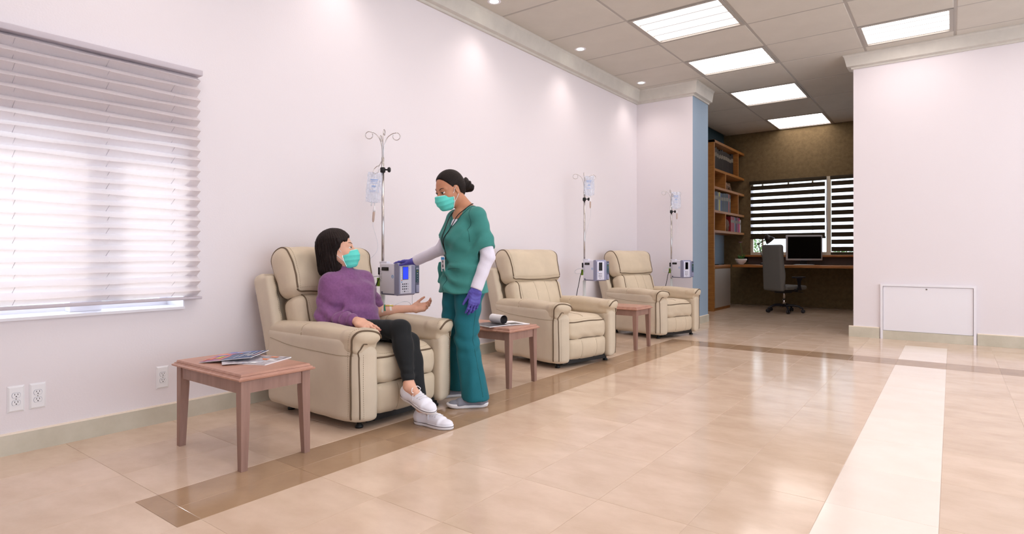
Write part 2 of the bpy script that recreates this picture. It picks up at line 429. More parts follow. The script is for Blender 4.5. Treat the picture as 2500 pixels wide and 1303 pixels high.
def nets(D, lo, h):
    S = D < 0; c = np.zeros(tuple(k - 1 for k in D.shape), np.int8)
    for i in (0, 1):
        for j in (0, 1):
            for k in (0, 1): c += S[i:D.shape[0] - 1 + i, j:D.shape[1] - 1 + j, k:D.shape[2] - 1 + k]
    I = np.argwhere((c > 0) & (c < 8)); vid = np.full(c.shape, -1, np.int32); vid[tuple(I.T)] = np.arange(len(I))
    acc = np.zeros((len(I), 3)); cnt = np.zeros(len(I))
    for ax in range(3):
        for u in (0, 1):
            for v in (0, 1):
                o = [0, 0, 0]; b = [q for q in range(3) if q != ax]; o[b[0]] = u; o[b[1]] = v
                A = I + o; B = A.copy(); B[:, ax] += 1
                d0 = D[tuple(A.T)].astype(float); d1 = D[tuple(B.T)].astype(float); m = (d0 < 0) != (d1 < 0)
                t = np.where(m, d0 / np.where(m, d0 - d1, 1), 0); P = np.array(o, float) + np.zeros((len(I), 3)); P[:, ax] += t
                acc[m] += P[m]; cnt[m] += 1
    V = (I + acc / cnt[:, None]) * h + lo; Q = []
    for ax in range(3):
        b = [(ax + 1) % 3, (ax + 2) % 3]; a0 = [slice(None)] * 3; a1 = [slice(None)] * 3; a0[ax] = slice(0, -1); a1[ax] = slice(1, None)
        X = S[tuple(a0)] != S[tuple(a1)]; E = np.argwhere(X)
        ok = (E[:, b[0]] > 0) & (E[:, b[1]] > 0) & (E[:, b[0]] < D.shape[b[0]] - 1) & (E[:, b[1]] < D.shape[b[1]] - 1); E = E[ok]
        f = []
        for (u, v) in ((-1, -1), (0, -1), (0, 0), (-1, 0)):
            G = E.copy(); G[:, b[0]] += u; G[:, b[1]] += v; f.append(vid[tuple(G.T)])
        f = np.stack(f, 1); fl = ~S[tuple(E.T)]; f[fl] = f[fl][:, ::-1]; Q.append(f)
    return V, np.concatenate(Q)
def wob(s1, s2=0., s3=0.):
    return lambda x, y, z: (np.sin(x * s1 + 1.3 * np.sin(y * s1 * .7 + 2)) * np.sin(y * s1 * 1.1 + 1.7 * np.sin(z * s1 * .6)) + np.sin(z * s1 * .9 + 1.9 * np.sin(x * s1 * .8 + 1)))
def fold(c, rad, d, freq, amp, ph=0.):
    "soft parallel folds inside a ball"
    c = arr(c); d = arr(d); d = d / np.linalg.norm(d); w = wob(14)
    return lambda x, y, z: amp * np.sin(((x - c[0]) * d[0] + (y - c[1]) * d[1] + (z - c[2]) * d[2]) * freq + .55 * w(x, y, z) + ph) * np.exp(-(((x - c[0]) ** 2 + (y - c[1]) ** 2 + (z - c[2]) ** 2) / rad ** 2))

# ================================================================== the room
XW, YP, YR, ZC, YB = -4.0, 8.65, 8.75, 3.63, 13.0      # left wall, pilaster face, right wall, ceiling, office back wall
XP, YPE = -3.1, 9.33                                   # pilaster corner and its far end
XR = -1.02                                             # free end of the right wall
WY0, WY1, WZ0, WZ1 = .5, 1.78, .72, 1.80               # shaded window opening

floor = struct(MB().box((-4.3, -1.2, -.08), (3.4, 13.2, -.0016)).build('floor', 'grout'))
# floor tiles: columns of .395 m, rows of .56 m, dark band along the chairs and across, one pale column
gx = [-4.0] + [-.04 + .395 * k for k in range(-9, 9)]
gy = [2.82 + .56 * k for k in range(-7, 8)] + [7.12 + .56 * k for k in range(11)]
tiles = []
for i in range(len(gx) - 1):
    for j in range(len(gy) - 1):
        x0, x1, y0, y1 = gx[i], gx[i + 1], gy[j], min(gy[j + 1], YB)
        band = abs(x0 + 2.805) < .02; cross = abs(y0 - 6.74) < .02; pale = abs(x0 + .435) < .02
        if y1 - y0 < .05 or x1 - x0 < .02: continue
        if x1 <= XP and y0 > YPE + .4 and x1 < -3.9: pass
        if band and 1.1 < y1 and y0 < 6.7:
            xm = -2.60
            if y1 < 1.2:
                tiles += [(x0, x1, y0, 1.05, 'tile'), (x0, xm, 1.05, y1, 'tile_dark'), (xm, x1, 1.05, y1, 'tile_dark')]
            else: tiles += [(x0, xm, y0, y1, 'tile_dark'), (xm, x1, y0, y1, 'tile_dark')]
        elif cross and x0 > -2.9: tiles.append((x0, x1, y0, y1, 'tile_dark'))
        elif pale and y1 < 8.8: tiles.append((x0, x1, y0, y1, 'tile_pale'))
        else: tiles.append((x0, x1, y0, y1, 'tile'))
def seen_area(t):
    x0, x1, y0, y1, _ = t; pj = []
    for x in (x0, x1):
        for y in (y0, y1):
            p = project((x, y, 0))
            if p[2] < .3: return 0
            pj.append(p[:2])
    ax = [min(max(p[0], 0), 2500) for p in pj]; ay = [min(max(p[1], 0), 1303) for p in pj]
    return (max(ax) - min(ax)) * (max(ay) - min(ay))
tiles.sort(key=seen_area, reverse=True)
tile_mesh = {}; rest = MB()
G = .0007
for n, (x0, x1, y0, y1, m) in enumerate(tiles):
    hx, hy = (x1 - x0) / 2 - G, (y1 - y0) / 2 - G
    if n < 300 and seen_area((x0, x1, y0, y1, m)) > 0:
        key = (round(hx, 3), round(hy, 3), m)
        if key not in tile_mesh:
            b = .0010; vs = [(sx * (hx - e), sy * (hy - e), z) for z, e in ((-.003, 0), (-.0008, 0), (0, b)) for sx, sy in ((-1, -1), (1, -1), (1, 1), (-1, 1))]
            fs = [(a + k, a + (k + 1) % 4, a + 4 + (k + 1) % 4, a + 4 + k) for a in (0, 4) for k in range(4)] + [(8, 9, 10, 11)]
            tile_mesh[key] = MB().add(vs, fs).mesh('floor_tile', m)
        o = link('floor_tile', tile_mesh[key], floor); o.location = ((x0 + x1) / 2, (y0 + y1) / 2, 0)
    else:
        mi = ['tile', 'tile_dark', 'tile_pale'].index(m); rest.box((x0 + G, y0 + G, -.003), (x1 - G, y1 - G, 0), mi)
o = rest.build('floor_tiles', ['tile', 'tile_dark', 'tile_pale'], floor); o['kind'] = 'stuff'

w = MB(); Y0 = -1.2
w.box((XW - .3, Y0, 0), (XW, WY0, ZC + .05)); w.box((XW - .3, WY1, 0), (XW, YP + .1, ZC + .05))
w.box((XW - .3, WY0, 0), (XW, WY1, WZ0)); w.box((XW - .3, WY0, WZ1), (XW, WY1, ZC + .05))
struct(w.build('wall_left', 'wall_paint'))
pil = MB(); pil.box((XW - .2, YP, 0), (XP, YPE, ZC + .05)); pil.build('x', 'wall_paint')
pil_o = bpy.data.objects['x']; pil_o.name = 'wall_pilaster'; struct(pil_o)
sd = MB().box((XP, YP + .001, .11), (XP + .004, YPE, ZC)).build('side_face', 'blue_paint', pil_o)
struct(MB().box((XR, YR, 0), (3.4, YR + .2, ZC + .05)).build('wall_right', 'wall_paint'))
ow = MB().box((XW - .2, YPE, 0), (-3.97, YB + .2, ZC + .05)); struct(ow.build('wall_office_left', 'teal_paint'))
niche = MB().box((-3.97, 11.06, .86), (-3.962, YB - .0, 1.5)); niche.build('niche_panel', 'blue_paint', bpy.data.objects['wall_office_left'])
struct(MB().box((.6, YR + .2, 0), (.8, YB + .2, ZC + .05)).build('wall_office_right', 'brown_paper'))
OX0, OX1, OZ0, OZ1 = -3.42, -.45, 1.05, 2.60
bw = MB(); bw.box((-4.0, YB, 0), (OX0, YB + .2, ZC + .05)); bw.box((OX1, YB, 0), (.8, YB + .2, ZC + .05)); bw.box((OX0, YB, 0), (OX1, YB + .2, OZ0)); bw.box((OX0, YB, OZ1), (OX1, YB + .2, ZC + .05))
struct(bw.build('wall_back', 'brown_paper'))

# the rest of the shell, behind and beside the camera: a solid rear wall, and a side with wide openings added for cool fill light
struct(MB().box((XW - .3, Y0 - .2, 0), (3.6, Y0, ZC + .05)).build('wall_rear', 'wall_paint'))
gw = MB(); gw.box((3.4, Y0, 0), (3.6, YR, .3)); gw.box((3.4, Y0, 3.0), (3.6, YR, ZC + .05)); gw.box((3.4, Y0, .3), (3.6, -.8, 3.0)); gw.box((3.4, 7.8, .3), (3.6, YR, 3.0))
for k in range(4): gw.box((3.4, 1.1 + 1.6 * k, .3), (3.5, 1.2 + 1.6 * k, 3.0))
struct(gw.build('wall_fill_openings', 'wall_paint'))
# baseboards: stone plinth with a pale top edge
def plinth(name, lo, hi, axis):
    m = MB().box(lo, (hi[0], hi[1], hi[2] - .008)).box((lo[0], lo[1], hi[2] - .008), (hi[0], hi[1], hi[2]), 1)
    return struct(m.build(name, ['baseboard', 'base_top']))
plinth('baseboard_left', (XW, Y0, 0), (XW + .018, YP, .115), 1)
plinth('baseboard_pilaster_front', (XW + .018, YP - .02, 0), (XP + .02, YP, .115), 0)
plinth('baseboard_pilaster_side', (XP, YP, 0), (XP + .02, YPE, .115), 1)
bb = MB()
for a, b in ((XR - .05, -.73), (.24, 3.4)):
    bb.box((a, YR - .022, 0), (b, YR, .13)); bb.box((a, YR - .022, .13), (b, YR, .14), 1)
struct(bb.build('baseboard_right', ['baseboard', 'base_top']))

# crown mouldings
def crown(name, p0, p1, out, z0, m0=0, m1=0):
    "profile swept from p0 to p1 along the wall; out = direction into the room; m0, m1 = mitre signs"
    prof = [(0, z0), (.022, z0), (.026, z0 + .022), (.07, z0 + .03), (.095, ZC - .03), (.11, ZC - .012), (.11, ZC + .02), (0, ZC + .02)]
    d = (Vector(p1) - Vector(p0)).normalized(); out = Vector(out); vs = []
    for e, mm in ((Vector(p0), m0), (Vector(p1), m1)):
        for u, z in prof: q = e + out * u + d * u * mm; vs.append((q.x, q.y, z))
    n = len(prof); fs = [tuple(range(n)), tuple(range(n, 2 * n))[::-1]] + [(i, n + i, n + (i + 1) % n, (i + 1) % n) for i in range(n)]
    return struct(MB().add(vs, fs).build(name, 'crown'))
crown('trim_1', (XW, Y0, 0), (XW, YP, 0), (1, 0, 0), 3.43, 0, -1)
crown('trim_2', (XW, YP, 0), (XP, YP, 0), (0, -1, 0), 3.43, 1, 1)
crown('trim_3', (XP, YP, 0), (XP, YPE, 0), (1, 0, 0), 3.43, -1, 0)
crown('trim_4', (XR, YR, 0), (3.4, YR, 0), (0, -1, 0), 3.455, -1, 0)
crown('trim_5', (XR, YR + .2, 0), (XR, YR, 0), (-1, 0, 0), 3.455, 0, 1)

# ceiling: slab, lay-in tiles, grid bars
ceiling = struct(MB().box((-4.2, Y0, ZC + .04), (3.4, YB + .2, ZC + .12)).build('ceiling', 'ceil_bar'))
cx = [-3.92, -2.87, -1.84, -.87, .03, 1.0, 2.0, 3.0]
cy = [-1.2, -.4, .5, 1.4, 2.3, 3.2, 4.1, 5.03, 5.94, 6.83, 7.66, 8.46, 9.54, 10.64, 11.86, 13.0]
PANELS = [(1, 8), (1, 10), (1, 12), (1, 14), (3, 10), (1, 6), (3, 8), (3, 6), (1, 4), (3, 4), (5, 8), (5, 6), (5, 10), (5, 4), (1, 2), (3, 2), (5, 2)]  # the in-view panels come first; the rest are unseen, added for fill light
tm = {}
for i in range(len(cx) - 1):
    for j in range(len(cy) - 1):
        hx, hy = (cx[i + 1] - cx[i]) / 2 - .008, (cy[j + 1] - cy[j]) / 2 - .008
        if (i, j + 0) in [(a, b - 0) for a, b in PANELS]: continue
        key = (round(hx, 3), round(hy, 3))
        if key not in tm:
            vs = [(sx * (hx - e), sy * (hy - e), z) for z, e in ((.03, 0), (.004, 0), (-.002, .012)) for sx, sy in ((-1, -1), (-1, 1), (1, 1), (1, -1))]
            fs = [(a + k, a + (k + 1) % 4, a + 4 + (k + 1) % 4, a + 4 + k) for a in (0, 4) for k in range(4)] + [(8, 9, 10, 11)]
            tm[key] = MB().add(vs, fs).mesh('ceiling_tile', 'ceil_tile')
        o = link('ceiling_tile', tm[key], ceiling); o.location = ((cx[i] + cx[i + 1]) / 2, (cy[j] + cy[j + 1]) / 2, ZC)
for x in cx: MB().box((x - .013, Y0, ZC + .001), (x + .013, YB, ZC + .02)).build('grid_bar', 'ceil_bar', ceiling)
for y in cy[1:-1]: MB().box((-3.97, y - .013, ZC + .0015), (3.4, y + .013, ZC + .02)).build('grid_bar', 'ceil_bar', ceiling)

# lay-in ceiling lights: frame, glowing pan, four tubes
plabel = {(1, 8): 'lit ceiling light panel nearest the camera, largest of the row', (1, 10): 'second lit ceiling light panel of the row, over the middle of the room',
          (1, 12): 'third lit ceiling light panel of the row, near the pilaster corner', (1, 14): 'farthest lit ceiling light panel, over the brown office',
          (3, 10): 'lit ceiling light panel on the right, above the wall with the white hatch'}
for (i, j) in PANELS:
    x0, x1, y0, y1 = cx[i], cx[i + 1], cy[j], cy[j + 1]; cxm, cym = (x0 + x1) / 2, (y0 + y1) / 2; hx, hy = (x1 - x0) / 2 - .014, (y1 - y0) / 2 - .014
    t = empty('ceiling_light', (cxm, cym, ZC)); tag(t, plabel.get((i, j), 'unseen ceiling light panel, added out of view for fill light'), 'ceiling light', 'lay-in ceiling light panels')
    f = MB()
    for lo, hi in (((-hx, -hy), (hx, -hy + .035)), ((-hx, hy - .035), (hx, hy)), ((-hx, -hy + .035), (-hx + .035, hy - .035)), ((hx - .035, -hy + .035), (hx, hy - .035))):
        f.box((lo[0], lo[1], -.006), (hi[0], hi[1], .02))
    f.build('frame', 'ceil_bar', t)
    MB().box((-hx + .03, -hy + .03, .022), (hx - .03, hy - .03, .034)).build('reflector', 'pan_glow', t)
    for k in range(4):
        yy = -hy + .035 + (2 * hy - .07) * (k + .5) / 4; r = (2 * hy - .07) / 4 * .42
        o = MB().tube([(-hx + .04, yy, 0), (hx - .04, yy, 0)], r, 16).build('light_tube', 'tube_glow', t); o.scale = (1, 1, .08); o.location.z = .013
# recessed downlights along the left wall
DL = [8.2, 6.4, 4.67, 2.94, 1.21]
dlab = ['small recessed downlight nearest the pilaster corner', 'small recessed downlight, middle one along the left wall', 'small recessed downlight at the top edge, nearest the camera']
for n, y in enumerate(DL):
    t = empty('recessed_downlight', (-3.72, y, ZC)); tag(t, dlab[n] if n < 3 else 'small recessed downlight above the wall beside the window', 'downlight', 'recessed downlights along the left wall')
    MB().lathe([(.045, -.004), (.062, -.008), (.07, -.004), (.07, .004), (.045, .004)], n=28).build('trim_ring', 'white_paint', t)
    MB().lathe([(.002, -.006), (.03, -.008), (.046, -.004), (.046, .0)], n=24).build('lamp', 'spot_glow', t)
    ld = bpy.data.lights.new('downlight', 'SPOT'); ld.energy = SPOT_W; ld.spot_size = math.radians(115); ld.spot_blend = 1.0; ld.shadow_soft_size = .06; ld.color = (1, .87, .82)
    lo = link('lamp_beam', ld, t); lo.location = (0, 0, -.03); lo.rotation_euler = (0, math.radians(-6), 0)

# ------------------------------------------------------------------ shaded window in the left wall
win = struct(empty('window_1', (XW, (WY0 + WY1) / 2, WZ0)))
hw = (WY1 - WY0) / 2; hz = WZ1 - WZ0
fr = MB()
for lo, hi in (((-.29, -hw, 0), (-.23, -hw + .05, hz)), ((-.29, hw - .05, 0), (-.23, hw, hz)), ((-.29, -hw + .05, 0), (-.23, hw - .05, .05)), ((-.29, -hw + .05, hz - .05), (-.23, hw - .05, hz)), ((-.20, .06, .005), (-.12, .22, hz - .001))): fr.box(lo, hi)
fr.build('window_frame', 'white_paint', win)
MB().box((-.26, -hw + .04, .04), (-.255, .09, hz - .04)).build('window_pane', 'glass', win); MB().box((-.26, .19, .04), (-.255, hw - .04, hz - .04)).build('window_pane', 'glass', win)
MB().box((-.23, -hw - .001, -.012), (.022, hw + .001, .004)).build('window_sill', 'white_paint', win)
for s_ in (-1, 1): MB().box((-.23, s_ * hw - .004, .004), (.008, s_ * hw + .004, hz)).build('reveal', 'white_paint', win)
# pleated shade hung on the wall face
SY0, SY1, SZ0, SZ1 = .30, 1.855, .79, 2.225
t = empty('pleated_shade', (XW, SY1, SZ0)); tag(t, 'off-white pleated window shade with zigzag edge, pulled down over the window', 'window shade')
npl = 22; pitch = (SZ1 - SZ0) / npl; P = []
NY = 30
for k in range(2 * npl + 1):
    z = k * pitch / 2; out = .076 if k % 2 else .022
    P.append([(out + .002 * math.sin(j * .9 + k), -(SY1 - SY0) * j / NY, z + .0025 * math.sin(j * .55 + k * 1.7)) for j in range(NY + 1)])
MB().grid(P, 0, False).build('pleated_fabric', 'shade_cloth', t)
MB().rbox((.043, -(SY1 - SY0) / 2, SZ1 - SZ0 + .018), (.040, (SY1 - SY0) / 2 + .012, .018), .005).build('head_rail', 'shade_rail', t)
MB().rbox((.042, -(SY1 - SY0) / 2, -.012), (.03, (SY1 - SY0) / 2 + .012, .009), .004).build('bottom_rail', 'shade_rail', t)
for yy in (-.16, -.52, -.95, -1.35):
    c = MB()
    for k in range(npl):
        z = k * pitch; c.tube([(.0225, yy, z + .001), (.077, yy, z + pitch / 2)], .0011, 5)
    c.build('lift_cord', 'cord', t)['kind'] = 'stuff'

# ------------------------------------------------------------------ wall outlets
def outlet(y, z, label):
    t = empty('wall_outlet', (XW, y, z)); tag(t, label, 'outlet', 'duplex wall outlets')
    hy, hz_, d = .037, .07, .009; vs = []
    for x, e in ((0, 0), (.002, 0), (d, .009)):
        vs += [(x, sy * (hy - e), sz * (hz_ - e)) for sy, sz in ((-1, -1), (1, -1), (1, 1), (-1, 1))]
    fs = [(a + k, a + (k + 1) % 4, a + 4 + (k + 1) % 4, a + 4 + k) for a in (0, 4) for k in range(4)] + [(8, 9, 10, 11)]
    MB().add(vs, fs).build('cover_plate', 'white_plastic', t)
    for s_ in (-1, 1):
        poly = [(.0175 * math.cos(a) if abs(math.cos(a)) < .98 else .0175 * math.cos(a), max(-.0125, min(.0125, .0185 * math.sin(a)))) for a in [2 * PI * k / 28 for k in range(28)]]
        rim = [(y_ * 1.08, z_ * 1.1) for y_, z_ in poly]
        Mx = Matrix.Translation((0, 0, s_ * .02)) @ Matrix(((0, 0, 1, 0), (1, 0, 0, 0), (0, 1, 0, 0), (0, 0, 0, 1)))
        r = MB().prism(poly, d - .001, d + .003, 0, Mx); r.prism(rim, d - .001, d + .0006, 1, Mx)
        ro = r.build('receptacle', ['white_plastic', 'grey_line'], t)
        sl = MB()
        for yy in (-.0065, .0065): sl.box((d + .001, yy - .0012, s_ * .02 + .001), (d + .0036, yy + .0012, s_ * .02 + .009))
        sl.lathe([(.0028, 0), (.0028, .0028)], (0, 0, 0), 10, 0, Matrix.Translation((d + .001, 0, s_ * .02 - .006)) @ Matrix.Rotation(PI / 2, 4, 'Y'))
        sl.build('slots', 'black', ro)
    MB().lathe([(.003, 0), (.002, .0015)], (0, 0, 0), 10, 0, Matrix.Translation((d, 0, 0)) @ Matrix.Rotation(PI / 2, 4, 'Y')).build('screw', 'steel', t)
outlet(.925, .29, 'white duplex wall outlet at the far left edge of the picture')
outlet(1.018, .29, 'white duplex wall outlet, right one of the close pair at left')
outlet(1.652, .285, 'single white duplex wall outlet just left of the front table')

# ------------------------------------------------------------------ white hatch in the right wall
t = empty('access_panel', (-.245, YR, 0)); tag(t, 'white access hatch with thin frame, low on the right wall', 'access panel')
hx = .462
f = MB(); f.box((-hx - .014, -.03, 0), (-hx + .012, 0, .69)); f.box((hx - .012, -.03, 0), (hx + .014, 0, .69)); f.box((-hx + .012, -.03, .664), (hx - .012, 0, .69)); f.build('frame', 'white_paint', t)
MB().box((-hx + .016, -.016, .11), (hx - .016, 0, .66)).build('hatch_door', 'white_paint', t)
MB().box((-hx + .012, -.024, 0), (hx - .012, 0, .107)).build('kick_plate', 'baseboard', t)
MB().lathe([(.010, 0), (.009, .005), (.004, .006)], (0, 0, 0), 14, 0, Matrix.Translation((.0, -.016, .635)) @ Matrix.Rotation(PI / 2, 4, 'X')).build('lock', 'steel', t, 'small round metal lock')

# ================================================================== office beyond the opening
# window with zebra blinds
win = struct(empty('window_2', (0, YB, OZ0)))
for a, b in ((OX0, OX0 + .05), (-1.98, -1.90), (OX1 - .05, OX1)): MB().box((a, -.01 if a == -1.98 else .03, 0), (b, .1, OZ1 - OZ0)).build('window_frame', 'window_frame', win)
for z0, z1 in ((0, .06), (OZ1 - OZ0 - .06, OZ1 - OZ0)): MB().box((OX0 + .05, .03, z0), (OX1 - .05, .1, z1)).build('window_frame', 'window_frame', win)
for x in (-3.2, -2.7, -2.25, -1.4): MB().box((x, .05, .06), (x + .03, .08, OZ1 - OZ0 - .06)).build('glazing_bar', 'window_frame', win)
MB().box((OX0 + .05, .062, .06), (-1.98, .066, OZ1 - OZ0 - .06)).build('window_pane', 'glass', win); MB().box((-1.9, .062, .06), (OX1 - .05, .066, OZ1 - OZ0 - .06)).build('window_pane', 'glass', win)
def zebra(x0, x1, z0, z1, label):
    t = empty('zebra_blind', ((x0 + x1) / 2, YB - .05, z0)); tag(t, label, 'blind', 'zebra roller blinds'); h = (x1 - x0) / 2; H = z1 - z0
    MB().rbox((0, .015, H - .02), (h + .01, .04, .035), .008).build('head_rail', 'blind_dark', t)
    MB().rbox((0, 0, 0), (h, .012, .02), .006).build('bottom_rail', 'blind_dark', t)
    z = H - .09; k = 0
    while z > .03:
        MB().box((-h + .012, .002, max(z - .087, .02)), (h - .012, .005, z)).build('dark_band', 'blind_dark', t)
        z -= .087
        if z - .056 > .02: MB().box((-h + .012, .003, z - .056), (h - .012, .0045, z)).build('sheer_band', 'sheer', t)
        z -= .056
    MB().tube([(h + .004, -.02, H - .03), (h + .01, -.022, H * .5), (h + .02, -.022, .15), (h + .028, -.022, .12), (h + .03, -.022, .2), (h + .022, -.022, H - .03)], .004, 5).build('pull_chain', 'cord', t)
zebra(OX0 + .01, -1.985, 1.40, 2.585, 'brown and white striped zebra blind, half lowered behind the monitor')
zebra(-1.895, OX1, 1.08, 2.585, 'brown and white striped zebra blind fully lowered beside the right wall')
# bookcase
bc = empty('bookcase', (-3.755, 12.0, 0)); tag(bc, 'tall honey-coloured wooden bookcase with open shelves in the office', 'bookcase')
X0, X1 = -.21, .215
MB().box((X0, -1.0, 0), (X1, -.95, 3.2)).build('side_panel', 'shelf_wood', bc)
for z in (3.2, 2.674, 2.338, 1.893, 1.519): MB().box((X0, -.95 if z < 3.19 else -1.0, z - .045), (X1, .99, z) if z < 3.19 else (X1, .99, z + .002)).build('shelf', 'shelf_wood', bc)
for y, z0, z1 in ((.555, 2.674, 3.155), (-.29, 2.338, 2.629), (.555, 1.893, 2.293), (-.29, 1.519, 1.848)): MB().box((X0, y - .02, z0), (X1, y + .02, z1)).build('divider', 'shelf_wood', bc)
def book(y, z, th, h, d, m, label, group, tilt=0):
    t = empty('book', (-3.57 - d / 2, y, z)); tag(t, label, 'book', group)
    MB().box((-d / 2, 0, 0), (d / 2, .003, h)).box((-d / 2, th - .003, 0), (d / 2, th, h)).box((d / 2 - .004, .003, 0), (d / 2, th - .003, h)).build('cover', m, t)
    MB().box((-d / 2 + .004, .003, .004), (d / 2 - .004, th - .003, h - .004)).build('pages', 'paper', t)
    MB().box((d / 2, .004, h * .6), (d / 2 + .0008, th - .004, h * .78)).build('spine_label', 'spine', t)
mat('spine', (120, 112, 100), .6)
for nm, c in dict(bk_black=(20, 18, 20), bk_dark=(34, 30, 34), bk_navy=(22, 30, 66), bk_red=(140, 30, 42), bk_blue=(34, 62, 130), bk_yellow=(168, 158, 60), bk_grey=(120, 118, 122), bk_rust=(160, 70, 50), bk_pink=(190, 50, 74), bk_teal=(40, 80, 84), bk_pale=(180, 176, 176)).items(): mat(nm, c, .5)
y = 11.07
while y < 12.28:
    th = random.uniform(.05, .075); book(y, 2.676, th, random.uniform(.36, .42), .24, random.choice(['bk_black', 'bk_dark']), 'dark spined book in the row on the top shelf', 'dark books on the top shelf'); y += th + .004
y = 11.07
for m, th, h, lab in (('bk_red', .06, .34, 'dark red book at the near end of the middle shelf row'), ('bk_navy', .05, .35, 'navy book beside the dark red one on the middle shelf'), ('bk_dark', .13, .36, 'thick dark book left of the yellow book'), ('bk_grey', .06, .35, 'grey book touching the yellow book on its left'), ('bk_yellow', .09, .36, 'yellow spined book on the middle shelf'), ('bk_blue', .05, .35, 'blue book just right of the yellow one'),
                    ('bk_black', .13, .35, 'black book, third from the rust-coloured one'), ('bk_dark', .15, .36, 'wide black book, second from the rust-coloured one'), ('bk_black', .16, .37, 'wide black book touching the rust-coloured one'), ('bk_rust', .06, .37, 'rust-coloured thin book on the middle shelf'), ('bk_dark', .08, .36, 'dark book at the far end of the middle shelf row')):
    book(y, 1.895, th, h, .24, m, lab, 'books on the middle shelf'); y += th + .004
y = 12.14
for m, th, h, lab in (('bk_red', .24, .31, 'wide red book on the lowest shelf'), ('bk_grey', .07, .305, 'grey book right of the wide red one on the lowest shelf'), ('bk_navy', .09, .30, 'navy book in the lowest shelf row'), ('bk_rust', .06, .31, 'rust book in the lowest shelf row'), ('bk_blue', .05, .31, 'blue book in the lowest shelf row'), ('bk_pink', .10, .30, 'pink-red book in the lowest shelf row'), ('bk_pale', .07, .27, 'pale book at the far end of the lowest shelf')):
    book(y, 1.521, th, h, .22, m, lab, 'books on the lowest shelf'); y += th + .004
F = Field(); F.u(ell((0, 0, .13), (.05, .12, .12)), .02); F.u(ell((.01, -.05, .05), (.05, .09, .06)), .03).sub(ell((.06, -.02, .06), (.04, .03, .05)), .01).disp(lambda x, y_, z: .004 * np.sin(x * 90) * np.sin(y_ * 80) * np.sin(z * 85))
F.inter(half((0, 0, .002), (0, 0, -1)))
o = F.build('carved_ornament', .012, 'wedge'); o.location = (-3.62, 12.0, 1.519); tag(o, 'brown carved ornament beside the wide red book', 'ornament')
F = Field(); F.u(ell((0, 0, .10), (.06, .10, .035)), .02)
for a in (-2.4, -1.6, -.8, .8, 1.6, 2.4): F.u(cap((0, .05 * a / 2, .10), (.02, .05 * a + .02, .16), .014, .011), .01).u(cap((.02, .05 * a + .02, .16), (.05, .075 * a, .012), .011, .009), .01)
o = F.build('crab_ornament', .008, 'ornament'); o.location = (-3.66, 12.15, 2.34); tag(o, 'small brown spindly-legged ornament on the bookcase shelf', 'ornament')
# desk, cabinet, ledge
d = empty('desk', (-2.1, 12.5, 0)); tag(d, 'long honey wood desk top running along the office back wall', 'desk')
MB().rbox((0, .04, .83), (1.43, .44, .024), .006).build('desk_top', 'desk_wood', d)
MB().box((1.2, .2, 0), (1.25, .46, .806)).build('support_panel', 'desk_wood', d)
c = empty('cabinet', (-3.755, 11.55, 0)); tag(c, 'low white-fronted cabinet under the bookcase shelves', 'cabinet')
MB().box((-.2, -.485, 0), (.19, .525, .805)).build('body', 'shelf_wood', c)
MB().rbox((.203, 0, .42), (.011, .475, .365), .004).build('door', 'cabinet_grey', c)
MB().rbox((0, .02, .832), (.205, .50, .025), .006).build('cabinet_top', 'desk_wood', c)
l = MB(); l.rbox((-1.98, 12.89, 1.03), (1.55, .1, .02), .005); tag(l.build('window_ledge', 'desk_wood'), 'narrow wooden ledge below the striped blinds', 'ledge')
tag(MB().box((-3.45, 12.955, .856), (-.5, 12.998, 1.008)).build('splash_panel', 'bk_wall'), 'dull mauve panel between desk and window ledge', 'panel') if mat('bk_wall', (92, 74, 66), .6) else None
# office outlets
for k, lab in ((-3.52, 'small dark wall socket left of the flower bowl'), (-3.36, 'small dark wall socket behind the flower bowl')):
    t = empty('wall_socket', (k, YB, .95)); tag(t, lab, 'socket', 'office wall sockets')
    MB().rbox((0, -.006, 0), (.065, .008, .05), .004).build('cover_plate', 'bk_dark', t); MB().rbox((0, -.013, 0), (.03, .005, .025), .003).build('socket_insert', 'bk_grey', t)
# monitor
t = empty('monitor', (-2.30, 12.55, .855), math.radians(30)); tag(t, 'wide silver-framed monitor with black screen on the desk', 'monitor')
MB().rbox((0, 0, .335), (.335, .022, .245), .012).build('bezel', 'silver', t)
MB().box((-.308, -.0235, .125), (.308, -.021, .552)).build('screen', 'screen_black', t)
MB().rbox((0, .012, .06), (.06, .018, .06), .006).build('neck', 'black', t)
MB().lathe([(.19, 0), (.19, .008), (.15, .014), (.03, .016)], n=28).build('foot', 'silver', t).scale = (1, .7, 1)
# desk lamp
t = empty('desk_lamp', (-3.02, 12.5, .855)); tag(t, 'small jointed desk lamp with dark shade beside the chair back', 'lamp')
MB().lathe([(.085, 0), (.085, .02), (.06, .035), (.012, .04)], n=24).build('base', 'lamp_black', t)
MB().tube([(0, 0, .03), (-.1, -.04, .42)], .011, 8).build('lower_arm', 'lamp_metal', t)
MB().lathe([(.02, -.02), (.025, 0), (.02, .02)], (-.1, -.04, .42), 12).build('joint', 'lamp_metal', t)
MB().tube([(-.1, -.04, .42), (.06, -.03, .52)], .009, 8).build('upper_arm', 'lamp_metal', t)
Mx = Matrix.Translation((.07, -.03, .54)) @ Matrix.Rotation(math.radians(-42), 4, 'Y')
MB().lathe([(.02, .06), (.045, .05), (.06, .0), (.10, -.09), (.095, -.09), (.055, 0), (.03, .03)], n=24, M=Mx).build('lamp_shade', 'lamp_black', t)
